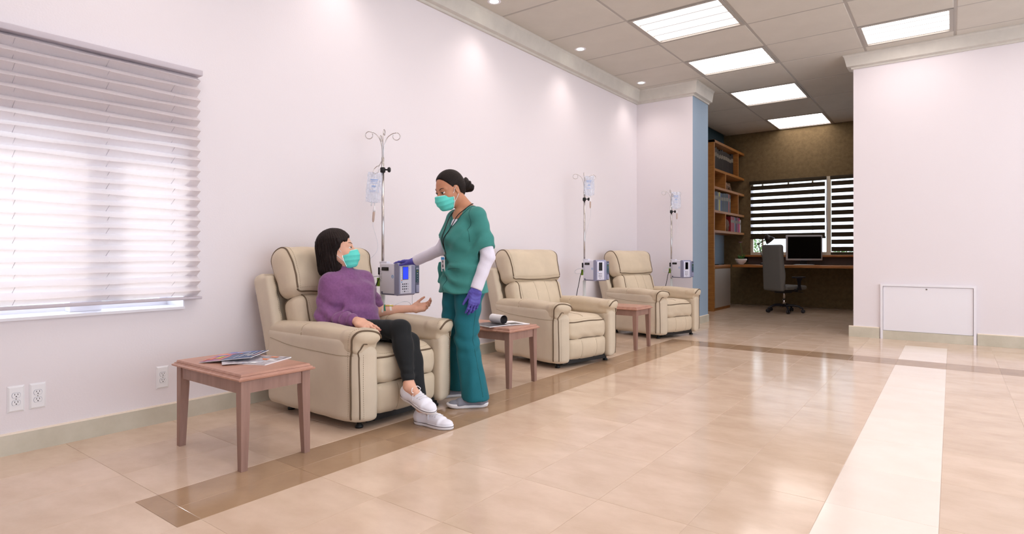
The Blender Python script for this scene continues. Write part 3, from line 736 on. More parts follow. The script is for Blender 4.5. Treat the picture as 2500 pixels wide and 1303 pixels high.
# flower bowl
t = empty('potted_flower', (-3.40, 12.25, .857)); tag(t, 'white bowl with succulent and a single mauve flower on desk', 'plant')
MB().lathe([(.045, 0), (.05, .012), (.09, .05), (.115, .10), (.11, .115), (.095, .10), (.01, .09)], n=28).build('bowl', 'pot', t)
for k in range(16):
    a = k * 2.4; r = .02 + .0025 * k; d_ = Vector((math.cos(a), math.sin(a), 0)); b0 = d_ * .02 + Vector((0, 0, .09)); tip = d_ * (.05 + .02 * (k % 3)) + Vector((0, 0, .17 + .05 * random.random())); mid = (b0 + tip) / 2 + d_ * .015; sd_ = Vector((-d_.y, d_.x, 0)) * .016
    MB().add([b0, mid + sd_, tip, mid - sd_, mid - d_ * .008], [(0, 1, 4), (1, 2, 4), (2, 3, 4), (3, 0, 4), (0, 3, 2, 1)], 0, True).build('leaf', 'leaf', t)
MB().tube(smooth_path([(.01, 0, .12), (.02, .01, .25), (.0, 0, .36), (-.01, 0, .44)], 4), .003, 5).build('flower_stem', 'leaf', t)
fl = MB()
for k in range(8):
    a = k * PI / 4; fl.add([(-.01, 0, .44), (-.01 + .02 * math.cos(a - .3), .02 * math.sin(a - .3), .455), (-.01 + .045 * math.cos(a), .045 * math.sin(a), .46), (-.01 + .02 * math.cos(a + .3), .02 * math.sin(a + .3), .455), (-.01 + .02 * math.cos(a), .02 * math.sin(a), .446)], [(0, 1, 2, 3), (0, 3, 4), (4, 3, 2), (4, 2, 1), (0, 4, 1)])
fl.build('blossom', 'flower', t)
o = MB().rbox((0, 0, .006), (.11, .16, .006), .004).build('tablet', 'black_gloss'); o.location = (-3.68, 11.55, .857); tag(o, 'flat dark tablet lying on the cabinet top', 'tablet')
# office chair
t = empty('office_chair', (-2.46, 11.62, 0), math.radians(58)); tag(t, 'grey high-back swivel office chair on five black casters', 'chair')
F = Field(); F.u(rb((0, 0, .40 + .35), (.045, .23, .42), .04), .02).disp(lambda x, y_, z: -.02 * np.exp(-((z - .62) / .14) ** 2) * (x > 0)); o = F.build('backrest', .014, 'chair_fabric', t); o.location = (-.22, 0, .07); o.rotation_euler = (0, math.radians(-3), 0)
F = Field(); F.u(rb((.06, 0, .46), (.25, .24, .04), .035), .02); F.build('seat', .014, 'chair_fabric', t)
MB().rbox((0, 0, .40), (.19, .14, .018), .008).rbox((-.02, 0, .375), (.12, .09, .016), .006).rbox((-.19, 0, .41), (.05, .05, .02), .008).build('mechanism', 'chair_black', t)
MB().tube([(.12, -.13, .385), (.16, -.22, .38), (.18, -.25, .375)], .006, 6).build('lever', 'chair_black', t)
MB().lathe([(.018, .24), (.018, .37), (.015, .375)], n=16).lathe([(.03, .12), (.03, .245), (.018, .25)], n=16).build('gas_column', 'chrome', t)
for s_ in (-1, 1):
    MB().prism([(.02, .42), (.13, .42), (.105, .5), (.115, .58), (.15, .635), (.03, .635), (.055, .56), (.06, .48)], s_ * .262 - .012, s_ * .262 + .012, 0, Matrix(((1, 0, 0, 0), (0, 0, 1, 0), (0, 1, 0, 0), (0, 0, 0, 1)))).rbox((.06, s_ * .25, .425), (.06, .03, .012), .004).build('armrest_post', 'chair_black', t)
    MB().rbox((.07, s_ * .262, .648), (.13, .04, .014), .01).build('armrest_pad', 'chair_black', t)
for k in range(5):
    a = 2 * PI * k / 5 + .35; c_, s_ = math.cos(a), math.sin(a)
    MB().tube(smooth_path([(.02 * c_, .02 * s_, .125), (.12 * c_, .12 * s_, .135), (.24 * c_, .24 * s_, .115), (.31 * c_, .31 * s_, .075)], 5), [.024 - .0006 * q for q in range(16)], 8).build('base_arm', 'chair_black', t)
    cst = MB()
    for e in (-.018, .018):
        Mx = Matrix.Translation((.31 * c_ - e * s_, .31 * s_ + e * c_, .033)) @ Matrix.Rotation(a, 4, 'Z') @ Matrix.Rotation(PI / 2, 4, 'X'); cst.lathe([(.026, -.011), (.033, -.007), (.033, .007), (.026, .011)], (0, 0, 0), 16, 0, Mx)
    cst.tube([(.31 * c_, .31 * s_, .03), (.31 * c_, .31 * s_, .085)], .010, 8); cst.build('caster', 'chair_black', t)
# shrubs outside the office window
for n, (x, y, s_, lab) in enumerate(((-4.15, 15.2, .62, 'leafy green shrub outside the office window, behind the lamp'), (-2.0, 17.5, .55, 'small green shrub outside the office window, behind the monitor'))):
    t = empty('garden_shrub', (x, y, 0)); tag(t, lab, 'shrub', 'shrubs outside the office')
    lf = MB(); rs = random.Random(n)
    for k in range(900):
        v = Vector((rs.gauss(0, 1), rs.gauss(0, 1), rs.gauss(0, 1))).normalized() * s_ * rs.uniform(.5, 1) ; v.z = v.z * 1.2 + 1.05
        a = Vector((rs.gauss(0, 1), rs.gauss(0, 1), rs.gauss(0, 1))).normalized() * .05; b = a.orthogonal().normalized() * .022
        lf.add([v - a, v + b, v + a, v - b], [(0, 1, 2, 3)])
    o = lf.build('foliage', 'hedge', t); o['kind'] = 'stuff'
    MB().tube([(0, 0, 0), (.03, 0, .6), (0, .02, 1.1)], [.04, .03, .015], 8).build('stem', 'wedge', t)

# ================================================================== recliners
def piping(F, pts, parent, name='piping', r=.0045, m='piping', closed=False, n=8, off=.001):
    P = F.snap(smooth_path(pts, n, closed), off); return MB().tube([tuple(p) for p in P], r, 6, closed=closed).build(name, m, parent)
def stitches(F, pts, parent, step=.013, r=.0012, closed=False):
    P = np.array(F.snap(smooth_path(pts, 14, closed), .0008)); seg = np.r_[0, np.cumsum(np.linalg.norm(np.diff(P, axis=0), axis=1))]
    m = MB(); s_ = 0
    while s_ + step * .55 < seg[-1]:
        q = [tuple(np.interp(v, seg, P[:, k]) for k in range(3)) for v in (s_, s_ + step * .5)]; m.tube(q, r, 4); s_ += step
    return m.build('stitching', 'stitch', parent)
def make_recliner():
    root = empty('recliner')
    w1 = wob(17); soft = lambda a: (lambda x, y, z: a * w1(x, y, z))
    for s_ in (-1, 1):
        # arm panel with front facing, pad on top
        A = Field(); A.u(rb((-.015, s_ * .362, .31), (.465, .088, .26), .05), .02)
        A.u(rb((.425, s_ * .352, .27), (.045, .086, .22), .03), .03).sub(half((.415, s_ * .43, 0), (-.7, -s_ * .75, 0)), .07)
        R = np.array(Matrix.Rotation(math.radians(38), 3, 'Y')); A.sub(rb((-.56, s_ * .352, .0), (.16, .2, .075), .01, R), .05)
        A.disp(soft(.0022))
        ao = A.build('arm_panel', .011, 'leather_side', root)
        Pd = Field(); Pd.u(rb((.0, s_ * .350, .53), (.470, .092, .074), .045), .02)
        Pd.u(rb((.405, s_ * .348, .566), (.082, .100, .040), .036), .02).u(ell((-.02, s_ * .352, .585), (.36, .085, .034)), .03)
        Pd.sub(rb((.52, s_ * .34, .455), (.07, .2, .062), .02), .02).sub(half((.445, s_ * .43, 0), (-.7, -s_ * .75, 0)), .06).sub(rb((.52, s_ * .17, .655), (.13, .10, .06), .03, np.array(Matrix.Rotation(math.radians(-s_ * 22), 3, 'X'))), .04)
        Pd.disp(lambda x, y, z: soft(.002)(x, y, z) + .006 * np.exp(-((x + .08) / .012) ** 2) * (z > .56))
        po = Pd.build('arm_pad', .010, 'leather', root)
        U = Field(); U.u(placed(A, np.eye(3), (0, 0, 0)), 0).u(placed(Pd, np.eye(3), (0, 0, 0)), 0)
        piping(U, [(.415, s_ * .452, .065), (.42, s_ * .452, .25), (.42, s_ * .455, .45), (.43, s_ * .452, .55), (.455, s_ * .41, .605), (.47, s_ * .36, .605), (.485, s_ * .29, .585), (.487, s_ * .25, .545)], po, r=.006)
        stitches(U, [(.39, s_ * .45, .09), (.395, s_ * .45, .3), (.395, s_ * .455, .52), (.42, s_ * .40, .605), (.445, s_ * .33, .605), (.455, s_ * .27, .58)], po)
        piping(U, [(.47, s_ * .405, .065), (.473, s_ * .41, .25), (.47, s_ * .415, .46), (.485, s_ * .36, .50)], ao, r=.004)
        stitches(U, [(.48, s_ * .38, .07), (.483, s_ * .385, .25), (.48, s_ * .385, .47)], ao)
        piping(A, [(-.42, s_ * .455, .50), (-.25, s_ * .455, .475), (.0, s_ * .455, .46), (.25, s_ * .455, .455), (.44, s_ * .455, .455)], ao, 'seam', .0022, 'stitch')
        piping(Pd, [(-.08, s_ * .46, .53), (-.08, s_ * .43, .60), (-.08, s_ * .345, .63), (-.08, s_ * .25, .58)], po, 'seam', .0022, 'stitch')
    # seat cushion and front
    S = Field(); S.u(rb((.04, 0, .385), (.34, .278, .075), .055), .02); S.u(ell((.12, 0, .41), (.31, .26, .072)), .06); S.u(rb((.372, 0, .345), (.078, .272, .098), .07), .04)
    S.disp(lambda x, y, z: soft(.003)(x, y, z) + .004 * np.sin(y * 34 + 3 * np.sin(z * 20)) * np.exp(-((z - .27) / .05) ** 2))
    so = S.build('seat_cushion', .010, 'leather', root)
    piping(S, [(.40, -.27, .42), (.445, -.2, .432), (.465, 0, .438), (.445, .2, .432), (.40, .27, .42)], so, r=.006)
    stitches(S, [(.37, -.255, .45), (.42, -.18, .462), (.435, 0, .468), (.42, .18, .462), (.37, .255, .45)], so)
    piping(S, [(.40, -.02, .50), (.2, -.03, .50), (.0, -.02, .5)], so, 'seam', .0022, 'stitch')
    Fp = Field(); Fp.u(rb((.372, 0, .165), (.072, .270, .105), .055), .02).u(ell((.402, 0, .17), (.06, .2, .09)), .05); Fp.disp(lambda x, y, z: soft(.002)(x, y, z) + .005 * np.exp(-((np.abs(y) - .10) / .008) ** 2))
    fo = Fp.build('footrest_panel', .010, 'leather', root)
    for yy in (-.10, .10): piping(Fp, [(.455, yy, .25), (.465, yy, .17), (.45, yy, .08)], fo, 'seam', .0022, 'stitch')
    piping(Fp, [(.42, -.25, .262), (.44, -.1, .27), (.44, .1, .27), (.42, .25, .262)], fo, r=.004)
    # back: lumbar cushion, headrest pillow, outer shell
    th = math.radians(17); up = np.array([-math.sin(th), 0, math.cos(th)]); fw = np.array([math.cos(th), 0, math.sin(th)]); o = np.array([-.255, 0, .42]); R = np.stack([fw, [0, 1, 0], up], 1)
    at = lambda f, y, u: o + fw * f + up * u + np.array([0, y, 0])
    L = Field(); L.u(rb(at(-.02, 0, .16), (.10, .345, .215), .07, R), .02).u(ell(at(.05, 0, .17), (.075, .25, .19), R), .05)
    L.disp(lambda x, y, z: soft(.0025)(x, y, z) + .006 * np.exp(-((np.abs(y) - .265) / .010) ** 2) * (x > -.38) + .004 * np.exp(-((np.abs(y) - .075) / .007) ** 2))
    lo_ = L.build('lumbar_cushion', .010, 'leather', root)
    for s_ in (-1, 1):
        piping(L, [at(.08, s_ * .265, -.03), at(.09, s_ * .268, .1), at(.085, s_ * .272, .25), at(.07, s_ * .277, .35), at(.02, s_ * .30, .375)], lo_, r=.005)
        stitches(L, [at(.08, s_ * .245, -.03), at(.09, s_ * .248, .1), at(.085, s_ * .252, .25), at(.07, s_ * .255, .35)], lo_)
        piping(L, [at(-.08, s_ * .345, -.03), at(-.09, s_ * .345, .15), at(-.085, s_ * .345, .3), at(-.03, s_ * .335, .37), at(.03, s_ * .31, .37)], lo_, r=.005)
        piping(L, [at(.08, s_ * .075, -.02), at(.1, s_ * .08, .15), at(.08, s_ * .075, .34)], lo_, 'seam', .0022, 'stitch')
    Hd = Field(); Hd.u(rb(at(-.015, 0, .535), (.112, .375, .178), .085, R), .02).u(rb(at(-.05, 0, .60), (.10, .372, .125), .08, R), .03).u(ell(at(.045, 0, .50), (.085, .32, .14), R), .05)
    Hd.disp(lambda x, y, z: soft(.003)(x, y, z) + .0025 * np.sin(y * 40 + 2 * np.sin(z * 22)) * np.exp(-((np.abs(y) - .32) / .05) ** 2))
    ho = Hd.build('headrest_pillow', .010, 'leather', root)
    for s_ in (-1, 1):
        loop = [at(.10, s_ * .335, .40), at(.115, s_ * .335, .50), at(.09, s_ * .335, .60), at(.04, s_ * .335, .70), at(-.03, s_ * .335, .735), at(-.10, s_ * .345, .69), at(-.13, s_ * .35, .58), at(-.12, s_ * .35, .46), at(-.09, s_ * .345, .38)]
        piping(Hd, loop, ho, r=.0055); stitches(Hd, [p - np.array([0, s_ * .024, 0]) for p in loop[:5]], ho)
    piping(Hd, [at(.09, -.335, .395), at(.10, -.29, .362), at(.10, 0, .358), at(.10, .29, .362), at(.09, .335, .395)], ho, r=.006)
    stitches(Hd, [at(.12, -.30, .40), at(.125, 0, .392), at(.12, .30, .40)], ho)
    Sh = Field(); Sh.u(rb(at(-.215, 0, .25), (.055, .43, .335), .035, R), .02)
    for s_ in (-1, 1): Sh.u(rb(at(-.165, s_ * .40, .24), (.08, .038, .315), .028, R), .03)
    Sh.disp(lambda x, y, z: soft(.002)(x, y, z) + .003 * np.sin(z * 70 + 20 * x) * np.exp(-((np.abs(y) - .375) / .02) ** 2))
    sh = Sh.build('back_shell', .011, 'leather_side', root)
    for s_ in (-1, 1): stitches(Sh, [at(-.08, s_ * .38, .02), at(-.08, s_ * .38, .2), at(-.08, s_ * .38, .4), at(-.095, s_ * .375, .54)], sh)
    # dark mechanism and glides; the black box also stands for shadow underneath
    b = MB(); b.box((-.40, -.26, .035), (.42, .26, .075)); b.box((.30, -.30, .03), (.40, .30, .07))
    b.build('base_frame_shade', 'black', root)
    for x in (-.36, .36):
        for y in (-.33, .33): MB().lathe([(.024, 0), (.026, .012), (.014, .02), (.014, .07)], (x, y, 0), 14).build('glide_foot', 'black', root)
    return root
rec = make_recliner(); G_ = 'beige leather recliners along the left wall'
rec.location = (-3.27, 2.655, 0); tag(rec, 'beige leather recliner in which the woman in purple sits', 'recliner', G_)
r2 = copy_tree(rec); r2.location = (-3.225, 5.07, 0); r2.rotation_euler = (0, 0, math.radians(-14)); tag(r2, 'empty beige leather recliner just behind the standing nurse', 'recliner', G_)
r3 = copy_tree(rec); r3.location = (-3.22, 7.48, 0); r3.rotation_euler = (0, 0, math.radians(-17)); tag(r3, 'empty beige leather recliner farthest from the camera, beside the pilaster', 'recliner', G_)

# ================================================================== side tables
def make_table():
    t = empty('side_table'); hx, hy, H = .36, .212, .475
    def slab(e0, z0, e1, z1, m=0):
        vs = [(sx * (hx - e), sy * (hy - e), z) for z, e in ((z0, e0), (z1, e1)) for sx, sy in ((-1, -1), (1, -1), (1, 1), (-1, 1))]
        return vs, [(0, 3, 2, 1), (4, 5, 6, 7)] + [(k, (k + 1) % 4, 4 + (k + 1) % 4, 4 + k) for k in range(4)]
    m = MB()
    for a in ((.012, H - .034, .002, H - .030), (.002, H - .030, 0, H - .022), (0, H - .022, .010, H - .018), (.010, H - .018, .012, H - .012), (.020, H - .012, .020, H - .010), (.018, H - .010, .022, H)): m.add(*slab(*a))
    m.build('table_top', 'table_wood', t)
    ax, ay = .317, .168
    for sx in (-1, 1):
        for sy in (-1, 1):
            l = MB(); x, y = sx * ax, sy * ay; vs = []
            for z, h in ((0, .0165), (.34, .0235), (H - .034, .0235)):
                cx_, cy_ = x + sx * (0.0235 - h), y + sy * (.0235 - h)
                vs += [(cx_ + a * h, cy_ + b * h, z) for a, b in ((-1, -1), (1, -1), (1, 1), (-1, 1))]
            fs = [(0, 3, 2, 1), (8, 9, 10, 11)] + [(q + k, q + (k + 1) % 4, q + 4 + (k + 1) % 4, q + 4 + k) for q in (0, 4) for k in range(4)]
            l.add(vs, fs).build('leg', 'leg_wood', t)
    for s_ in (-1, 1):
        MB().box((-ax + .0235, s_ * (ay + .008) - .009, H - .098), (ax - .0235, s_ * (ay + .008) + .009, H - .034)).build('apron', 'leg_wood', t)
        MB().box((s_ * (ax + .008) - .009, -ay + .0235, H - .098), (s_ * (ax + .008) + .009, ay - .0235, H - .034)).build('apron', 'leg_wood', t)
    return t
tb = make_table(); G_ = 'small reddish wooden side tables'
tb.location = (-3.105, 1.69, 0); tag(tb, 'reddish wooden side table in front, with the colourful magazines', 'table', G_)
t2 = copy_tree(tb); t2.location = (-3.13, 3.885, 0); tag(t2, 'reddish wooden side table behind the nurse, with the curled magazine', 'table', G_)
t3 = copy_tree(tb); t3.location = (-3.13, 6.215, 0); tag(t3, 'bare reddish wooden side table between the two empty recliners', 'table', G_)

# ------------------------------------------------------------------ magazines
def sheet(w, h, th, bend=0, lift=0, n=10):
    "slightly bowed booklet block: width along x, height along y"
    f = lambda u: bend * math.sin(PI * u) + lift * u * u
    vs = []; fs = []
    for i in range(n + 1):
        u = i / n; x = -w / 2 + w * u; z = f(u); vs += [(x, -h / 2, z), (x, h / 2, z), (x, h / 2, z + th), (x, -h / 2, z + th)]
    for i in range(n):
        a = 4 * i
        for k in range(4): fs.append((a + k, a + 4 + k, a + 4 + (k + 1) % 4, a + (k + 1) % 4))
    fs += [(0, 1, 2, 3), (4 * n + 3, 4 * n + 2, 4 * n + 1, 4 * n)]
    return vs, fs, (lambda x: f(x / w + .5) + th)
def magazine(loc, rz, w, h, th, cover, label, bend=0, lift=0, prints=(), tilt=(0, 0)):
    t = empty('magazine', loc); t.rotation_euler = (tilt[0], tilt[1], rz); tag(t, label, 'magazine', 'magazines on the front table')
    vs, fs, top = sheet(w, h, th, bend, lift); MB().add(vs, fs).build('pages', 'paper', t)
    def skin(x0, x1, y0, y1, z, m, nm):
        n = 10; P = [[(x0 + (x1 - x0) * i / n, y, top(x0 + (x1 - x0) * i / n) + z) for i in range(n + 1)] for y in (y0, y1)]
        Q = [[(p[0], p[1], p[2] + .0004) for p in r] for r in P]; MB().grid(P[::-1]).grid(Q).build(nm, m, t)
    skin(-w / 2, w / 2, -h / 2, h / 2, .0002, cover, 'cover')
    for k, (x0, x1, y0, y1, m) in enumerate(prints): skin(x0, x1, y0, y1, .0007 + .0002 * k, m, 'cover_print')
    return t
TZ = .4755; mr = random.Random(3)
photo_pr = [(mr.uniform(-.1, .06), 0, mr.uniform(-.13, .09), 0, mr.choice(['mag_white', 'mag_photo', 'mag_violet', 'mag_orange'])) for _ in range(9)]
photo_pr = [(a, a + mr.uniform(.02, .05), c, c + mr.uniform(.02, .04), m) for a, _, c, _, m in photo_pr]
magazine((-3.04, 1.765, TZ), math.radians(24), .21, .235, .006, 'mag_photo', 'magazine with a busy pale photo cover, at the bottom right of the pile', 0, .0, photo_pr)
magazine((-3.13, 1.70, TZ + .0068), math.radians(64), .20, .25, .004, 'mag_photo', 'pale magazine sticking out from the front of the pile', .001, .001)
magazine((-3.24, 1.745, TZ + .0095), math.radians(38), .20, .25, .003, 'mag_violet', 'violet-blue magazine at the back of the pile', .001, .002, [(-.05, .08, .09, .10, 'mag_white'), (-.05, .06, .06, .066, 'mag_white'), (-.02, .03, .03, .04, 'mag_orange')], (0, -.05))
pr = [(-.145, -.04, -.10, .10, 'mag_pink'), (-.04, -.028, -.10, .02, 'mag_orange'), (-.04, .01, .055, .060, 'mag_orange'), (.0, .014, .048, .068, 'mag_orange'), (-.13, -.06, .055, .085, 'mag_orange'), (-.125, -.07, .035, .055, 'bag_print'), (-.12, -.10, -.06, .0, 'mag_orange'), (-.085, -.06, -.05, .02, 'yellow'), (-.135, -.125, -.085, -.02, 'mag_orange')]
for x, a, b in ((.03, -.075, -.02), (.055, -.065, .07), (.075, -.03, .015), (.09, -.04, .075), (.108, -.07, -.01), (.124, -.06, .08)): pr.append((x, x + .006, a, b, 'mag_white'))
pr.append((.137, .141, -.07, .03, 'mag_orange'))
magazine((-3.175, 1.685, TZ + .0175), math.radians(33), .29, .20, .003, 'mag_blue', 'blue and pink magazine lying on top of the pile', .001, .006, pr, (.03, -.085))
# open magazine with one curled page
t = empty('magazine', (-3.02, 3.885, TZ), math.radians(72)); tag(t, 'open magazine with one page curled into a roll on the second table', 'magazine')
vs, fs, top = sheet(.40, .26, .006, .004, 0); MB().add(vs, fs).build('pages', 'paper', t)
MB().grid([[(-.195 + .19 * i / 6, y, top(-.195 + .19 * i / 6) + .0008) for i in range(7)] for y in (-.125, .125)]).build('photo_page', 'photo_grey', t)
MB().grid([[(.02 + .12 * i / 6, y, top(.02 + .12 * i / 6) + .0008) for i in range(7)] for y in (-.125, -.01)]).build('photo_page', 'photo_grey', t)
P = []
for i in range(26):
    a = -PI / 2 + i / 25 * 2 * PI * 1.05; r = .036; P.append([(-.03 - r * math.cos(a) * 1.0, y, .049 + r * math.sin(a)) for y in (-.085, .085)])
P2 = [[(-.03 + (p[0] + .03) * .95, p[1], .049 + (p[2] - .049) * .95) for p in r_] for r_ in P]
MB().grid(P).build('curled_page', 'paper', t); MB().grid([r_[::-1] for r_ in P2]).build('curled_page_inside', 'photo_grey', t)

# ================================================================== infusion stands
def make_stand():
    t = empty('infusion_stand')
    MB().tube([(0, 0, .06), (0, 0, .73)], .020, 14).build('lower_pole', 'pole_white', t)
    MB().tube([(0, 0, .70), (0, 0, 1.86)], .0115, 14).build('upper_pole', 'chrome', t)
    MB().lathe([(.0135, 1.735), (.021, 1.74), (.021, 1.775), (.0135, 1.78)], n=16).build('collar', 'black', t)
    k = MB(); Mx = Matrix.Rotation(PI / 2, 4, 'Y'); k.lathe([(.006, .015), (.006, .04), (.018, .042), (.022, .05), (.022, .058), (.016, .064)], (-1.76, 0, 0), 14, 0, Mx)
    ko = k.build('knob', 'black', t); ko.rotation_euler = (0, 0, math.radians(36))
    MB().lathe([(.05, .045), (.05, .075), (.022, .085), (.022, .10)], n=20).build('hub', 'black', t)
    for i in range(5):
        a = 2 * PI * i / 5 + .3; c_, s_ = math.cos(a), math.sin(a)
        MB().tube([(.03 * c_, .03 * s_, .06), (.12 * c_, .12 * s_, .05), (.195 * c_, .195 * s_, .045)], [.014, .012, .010], 8).build('base_leg', 'pole_white', t)
        MB().lathe([(.014, -.009), (.02, -.006), (.02, .006), (.014, .009)], (0, 0, 0), 14, 0, Matrix.Translation((.195 * c_, .195 * s_, .02)) @ Matrix.Rotation(a, 4, 'Z') @ Matrix.Rotation(PI / 2, 4, 'X')).build('caster', 'black', t)
    for i, a in enumerate((36.8, 216.8, 126, 306)):
        a = math.radians(a); d_ = np.array([math.cos(a), math.sin(a), 0]); hgt = (0, .01, .045, -.03)[i]; wd = (1, 1, .55, .6)[i]
        pts = [d_ * .006 + [0, 0, 1.83], d_ * .008 + [0, 0, 1.94 + hgt], d_ * .035 * wd + [0, 0, 2.02 + hgt], d_ * .075 * wd + [0, 0, 2.055 + hgt]]
        cc = d_ * .113 * wd + [0, 0, 2.035 + hgt]; rr = .03 * (1 if wd == 1 else .8)
        for q in range(13): b = math.radians(115 - 27 * q); pts.append(cc + d_ * rr * math.cos(b) + np.array([0, 0, rr * math.sin(b)]))
        MB().tube([tuple(p) for p in smooth_path(pts, 4)], .0034, 7).build('hook', 'chrome', t)
    return t
def make_pump(lit):
    t = empty('infusion_pump'); D, Wd, Hh = .25, .165, .255     # x from 0 to D (front), y +-Wd/2, z 0..Hh
    sd = -Wd / 2
    b = MB(); b.rbox((.10, 0, Hh / 2), (.10, Wd / 2, Hh / 2), .012)
    b.build('body', 'pump_body', t)
    f = MB(); prof = [(.19, .006), (.225, .0), (.246, .012), (.246, Hh - .02), (.225, Hh + .004), (.19, Hh - .002)]
    f.prism([(x, z) for x, z in prof], -Wd / 2 - .004, Wd / 2 + .002, 0, Matrix(((1, 0, 0, 0), (0, 0, 1, 0), (0, 1, 0, 0), (0, 0, 0, 1)))); f.build('front_bezel', 'pump_grey', t)
    MB().rbox((.2465, -.018, Hh / 2), (.004, .058, Hh / 2 - .016), .003).build('face_plate', 'pump_body', t)
    MB().rbox((.2505, -.024, .178), (.002, .030, .052), .0015).build('screen_rim', 'pump_dark', t)
    MB().box((.2515, -.049, .131), (.2535, .001, .225)).build('screen', 'screen_blue' if lit else 'screen_black', t, 'glowing blue screen' if lit else 'dark screen')
    kd, kp = MB(), MB()
    for r in range(4):
        for c_ in range(4):
            m = kp if (c_ == 3 or (r == 3 and c_ in (0, 2))) else kd
            m.lathe([(.0055, 0), (.005, .003)], (0, 0, 0), 10, 0, Matrix.Translation((.2495, -.052 + .0185 * c_, .092 - .0195 * r)) @ Matrix.Rotation(PI / 2, 4, 'Y'))
    for r in range(5):
        for yy in (-.062, .015): kp.box((.2495, yy - .003, .14 + .017 * r), (.2515, yy + .003, .148 + .017 * r))
    kd.build('keypad', 'key_dark', t)['kind'] = 'stuff'; kp.build('soft_keys', 'key_pale', t)['kind'] = 'stuff'
    MB().lathe([(.005, 0), (.004, .003)], (0, 0, 0), 10, 0, Matrix.Translation((.2495, -.062, .122)) @ Matrix.Rotation(PI / 2, 4, 'Y')).build('stop_key', 'orange', t)
    MB().lathe([(.005, 0), (.004, .003)], (0, 0, 0), 10, 0, Matrix.Translation((.2495, -.062, .108)) @ Matrix.Rotation(PI / 2, 4, 'Y')).build('start_key', 'blue_mark', t)
    m = MB(); m.rbox((.215, Wd / 2 + .022, Hh / 2), (.032, .024, Hh / 2 - .012), .006); mo = m.build('channel_module', 'pump_dark', t)
    MB().box((.247, Wd / 2 + .004, .10), (.2485, Wd / 2 + .038, .225)).build('channel_display', 'pump_teal', mo)
    MB().box((.2487, Wd / 2 + .008, .205), (.2492, Wd / 2 + .034, .22)).build('channel_readout', 'pump_grey', mo)
    for q, mm in enumerate(('yellow', 'key_pale', 'pump_grey', 'pump_grey', 'pump_grey')): MB().lathe([(.005, 0), (.004, .002)], (0, 0, 0), 10, 0, Matrix.Translation((.2485, Wd / 2 + .022, .19 - .02 * q)) @ Matrix.Rotation(PI / 2, 4, 'Y')).build('channel_key', mm, mo)
    MB().rbox((.249, Wd / 2 + .022, .05), (.004, .017, .03), .003).build('tube_latch', 'pump_grey', mo)
    MB().rbox((.075, sd - .001, Hh - .045), (.042, .003, .014), .002).build('connector_port', 'black', t)
    pins = MB()
    for q in range(7): pins.box((.048 + .008 * q, sd - .0046, Hh - .048), (.050 + .008 * q, sd - .0038, Hh - .042))
    pins.build('port_pins', 'steel', t)
    ring = [(.165 + .012 * math.cos(a), sd - .0005, .15 + .012 * math.sin(a)) for a in [2 * PI * k / 24 for k in range(24)]]
    MB().tube(ring, .0015, 5, closed=True).tube([(.165 + .006 * math.cos(a), sd - .0005, .15 + .006 * math.sin(a)) for a in [.4 + 2 * PI * k / 12 for k in range(8)]], .001, 5).build('round_emblem', 'blue_mark', t)
    ic = MB(); rs = random.Random(5)
    for c_ in range(2):
        for r in range(12): ic.box((.012 + .014 * c_, sd - .0008, .105 + .009 * r), (.012 + .014 * c_ + rs.uniform(.003, .007), sd + .001, .105 + .009 * r + rs.uniform(.001, .004)))
    ic.build('printed_symbols', 'print_black', t)
    MB().rbox((.03, -.05, Hh + .006), (.045, .02, .009), .004).build('top_handle', 'pump_body', t)
    MB().box((.03, sd - .002, .004), (.20, sd + .004, .013)).box((.025, sd - .002, .012), (.045, sd + .002, .028)).build('foot_rail', 'pump_dark', t)
    c = MB(); c.rbox((-.03, 0, .16), (.035, .03, .03), .006); c.rbox((-.05, 0, .16), (.018, .036, .05), .006); c.build('pole_clamp', 'pump_body', t)
    MB().rbox((-.055, -.045, .10), (.01, .012, .035), .004).build('clamp_lever', 'green_clip', t); MB().rbox((-.05, -.04, .19), (.008, .01, .03), .003).build('clamp_knob', 'black', t)
    MB().tube(smooth_path([(-.045, -.05, .13), (-.06, -.07, .06), (-.075, -.085, -.05), (-.10, -.10, -.2), (-.12, -.10, -.45), (-.13, -.08, -.66)], 6), .0045, 6).build('power_cable', 'black', t)
    MB().tube(smooth_path([(-.03, -.06, .15), (-.08, -.10, .14), (-.11, -.12, .11), (-.08, -.12, .085), (-.04, -.08, .09)], 6), .004, 6).build('cable_loop', 'tube_clear', t)
    return t
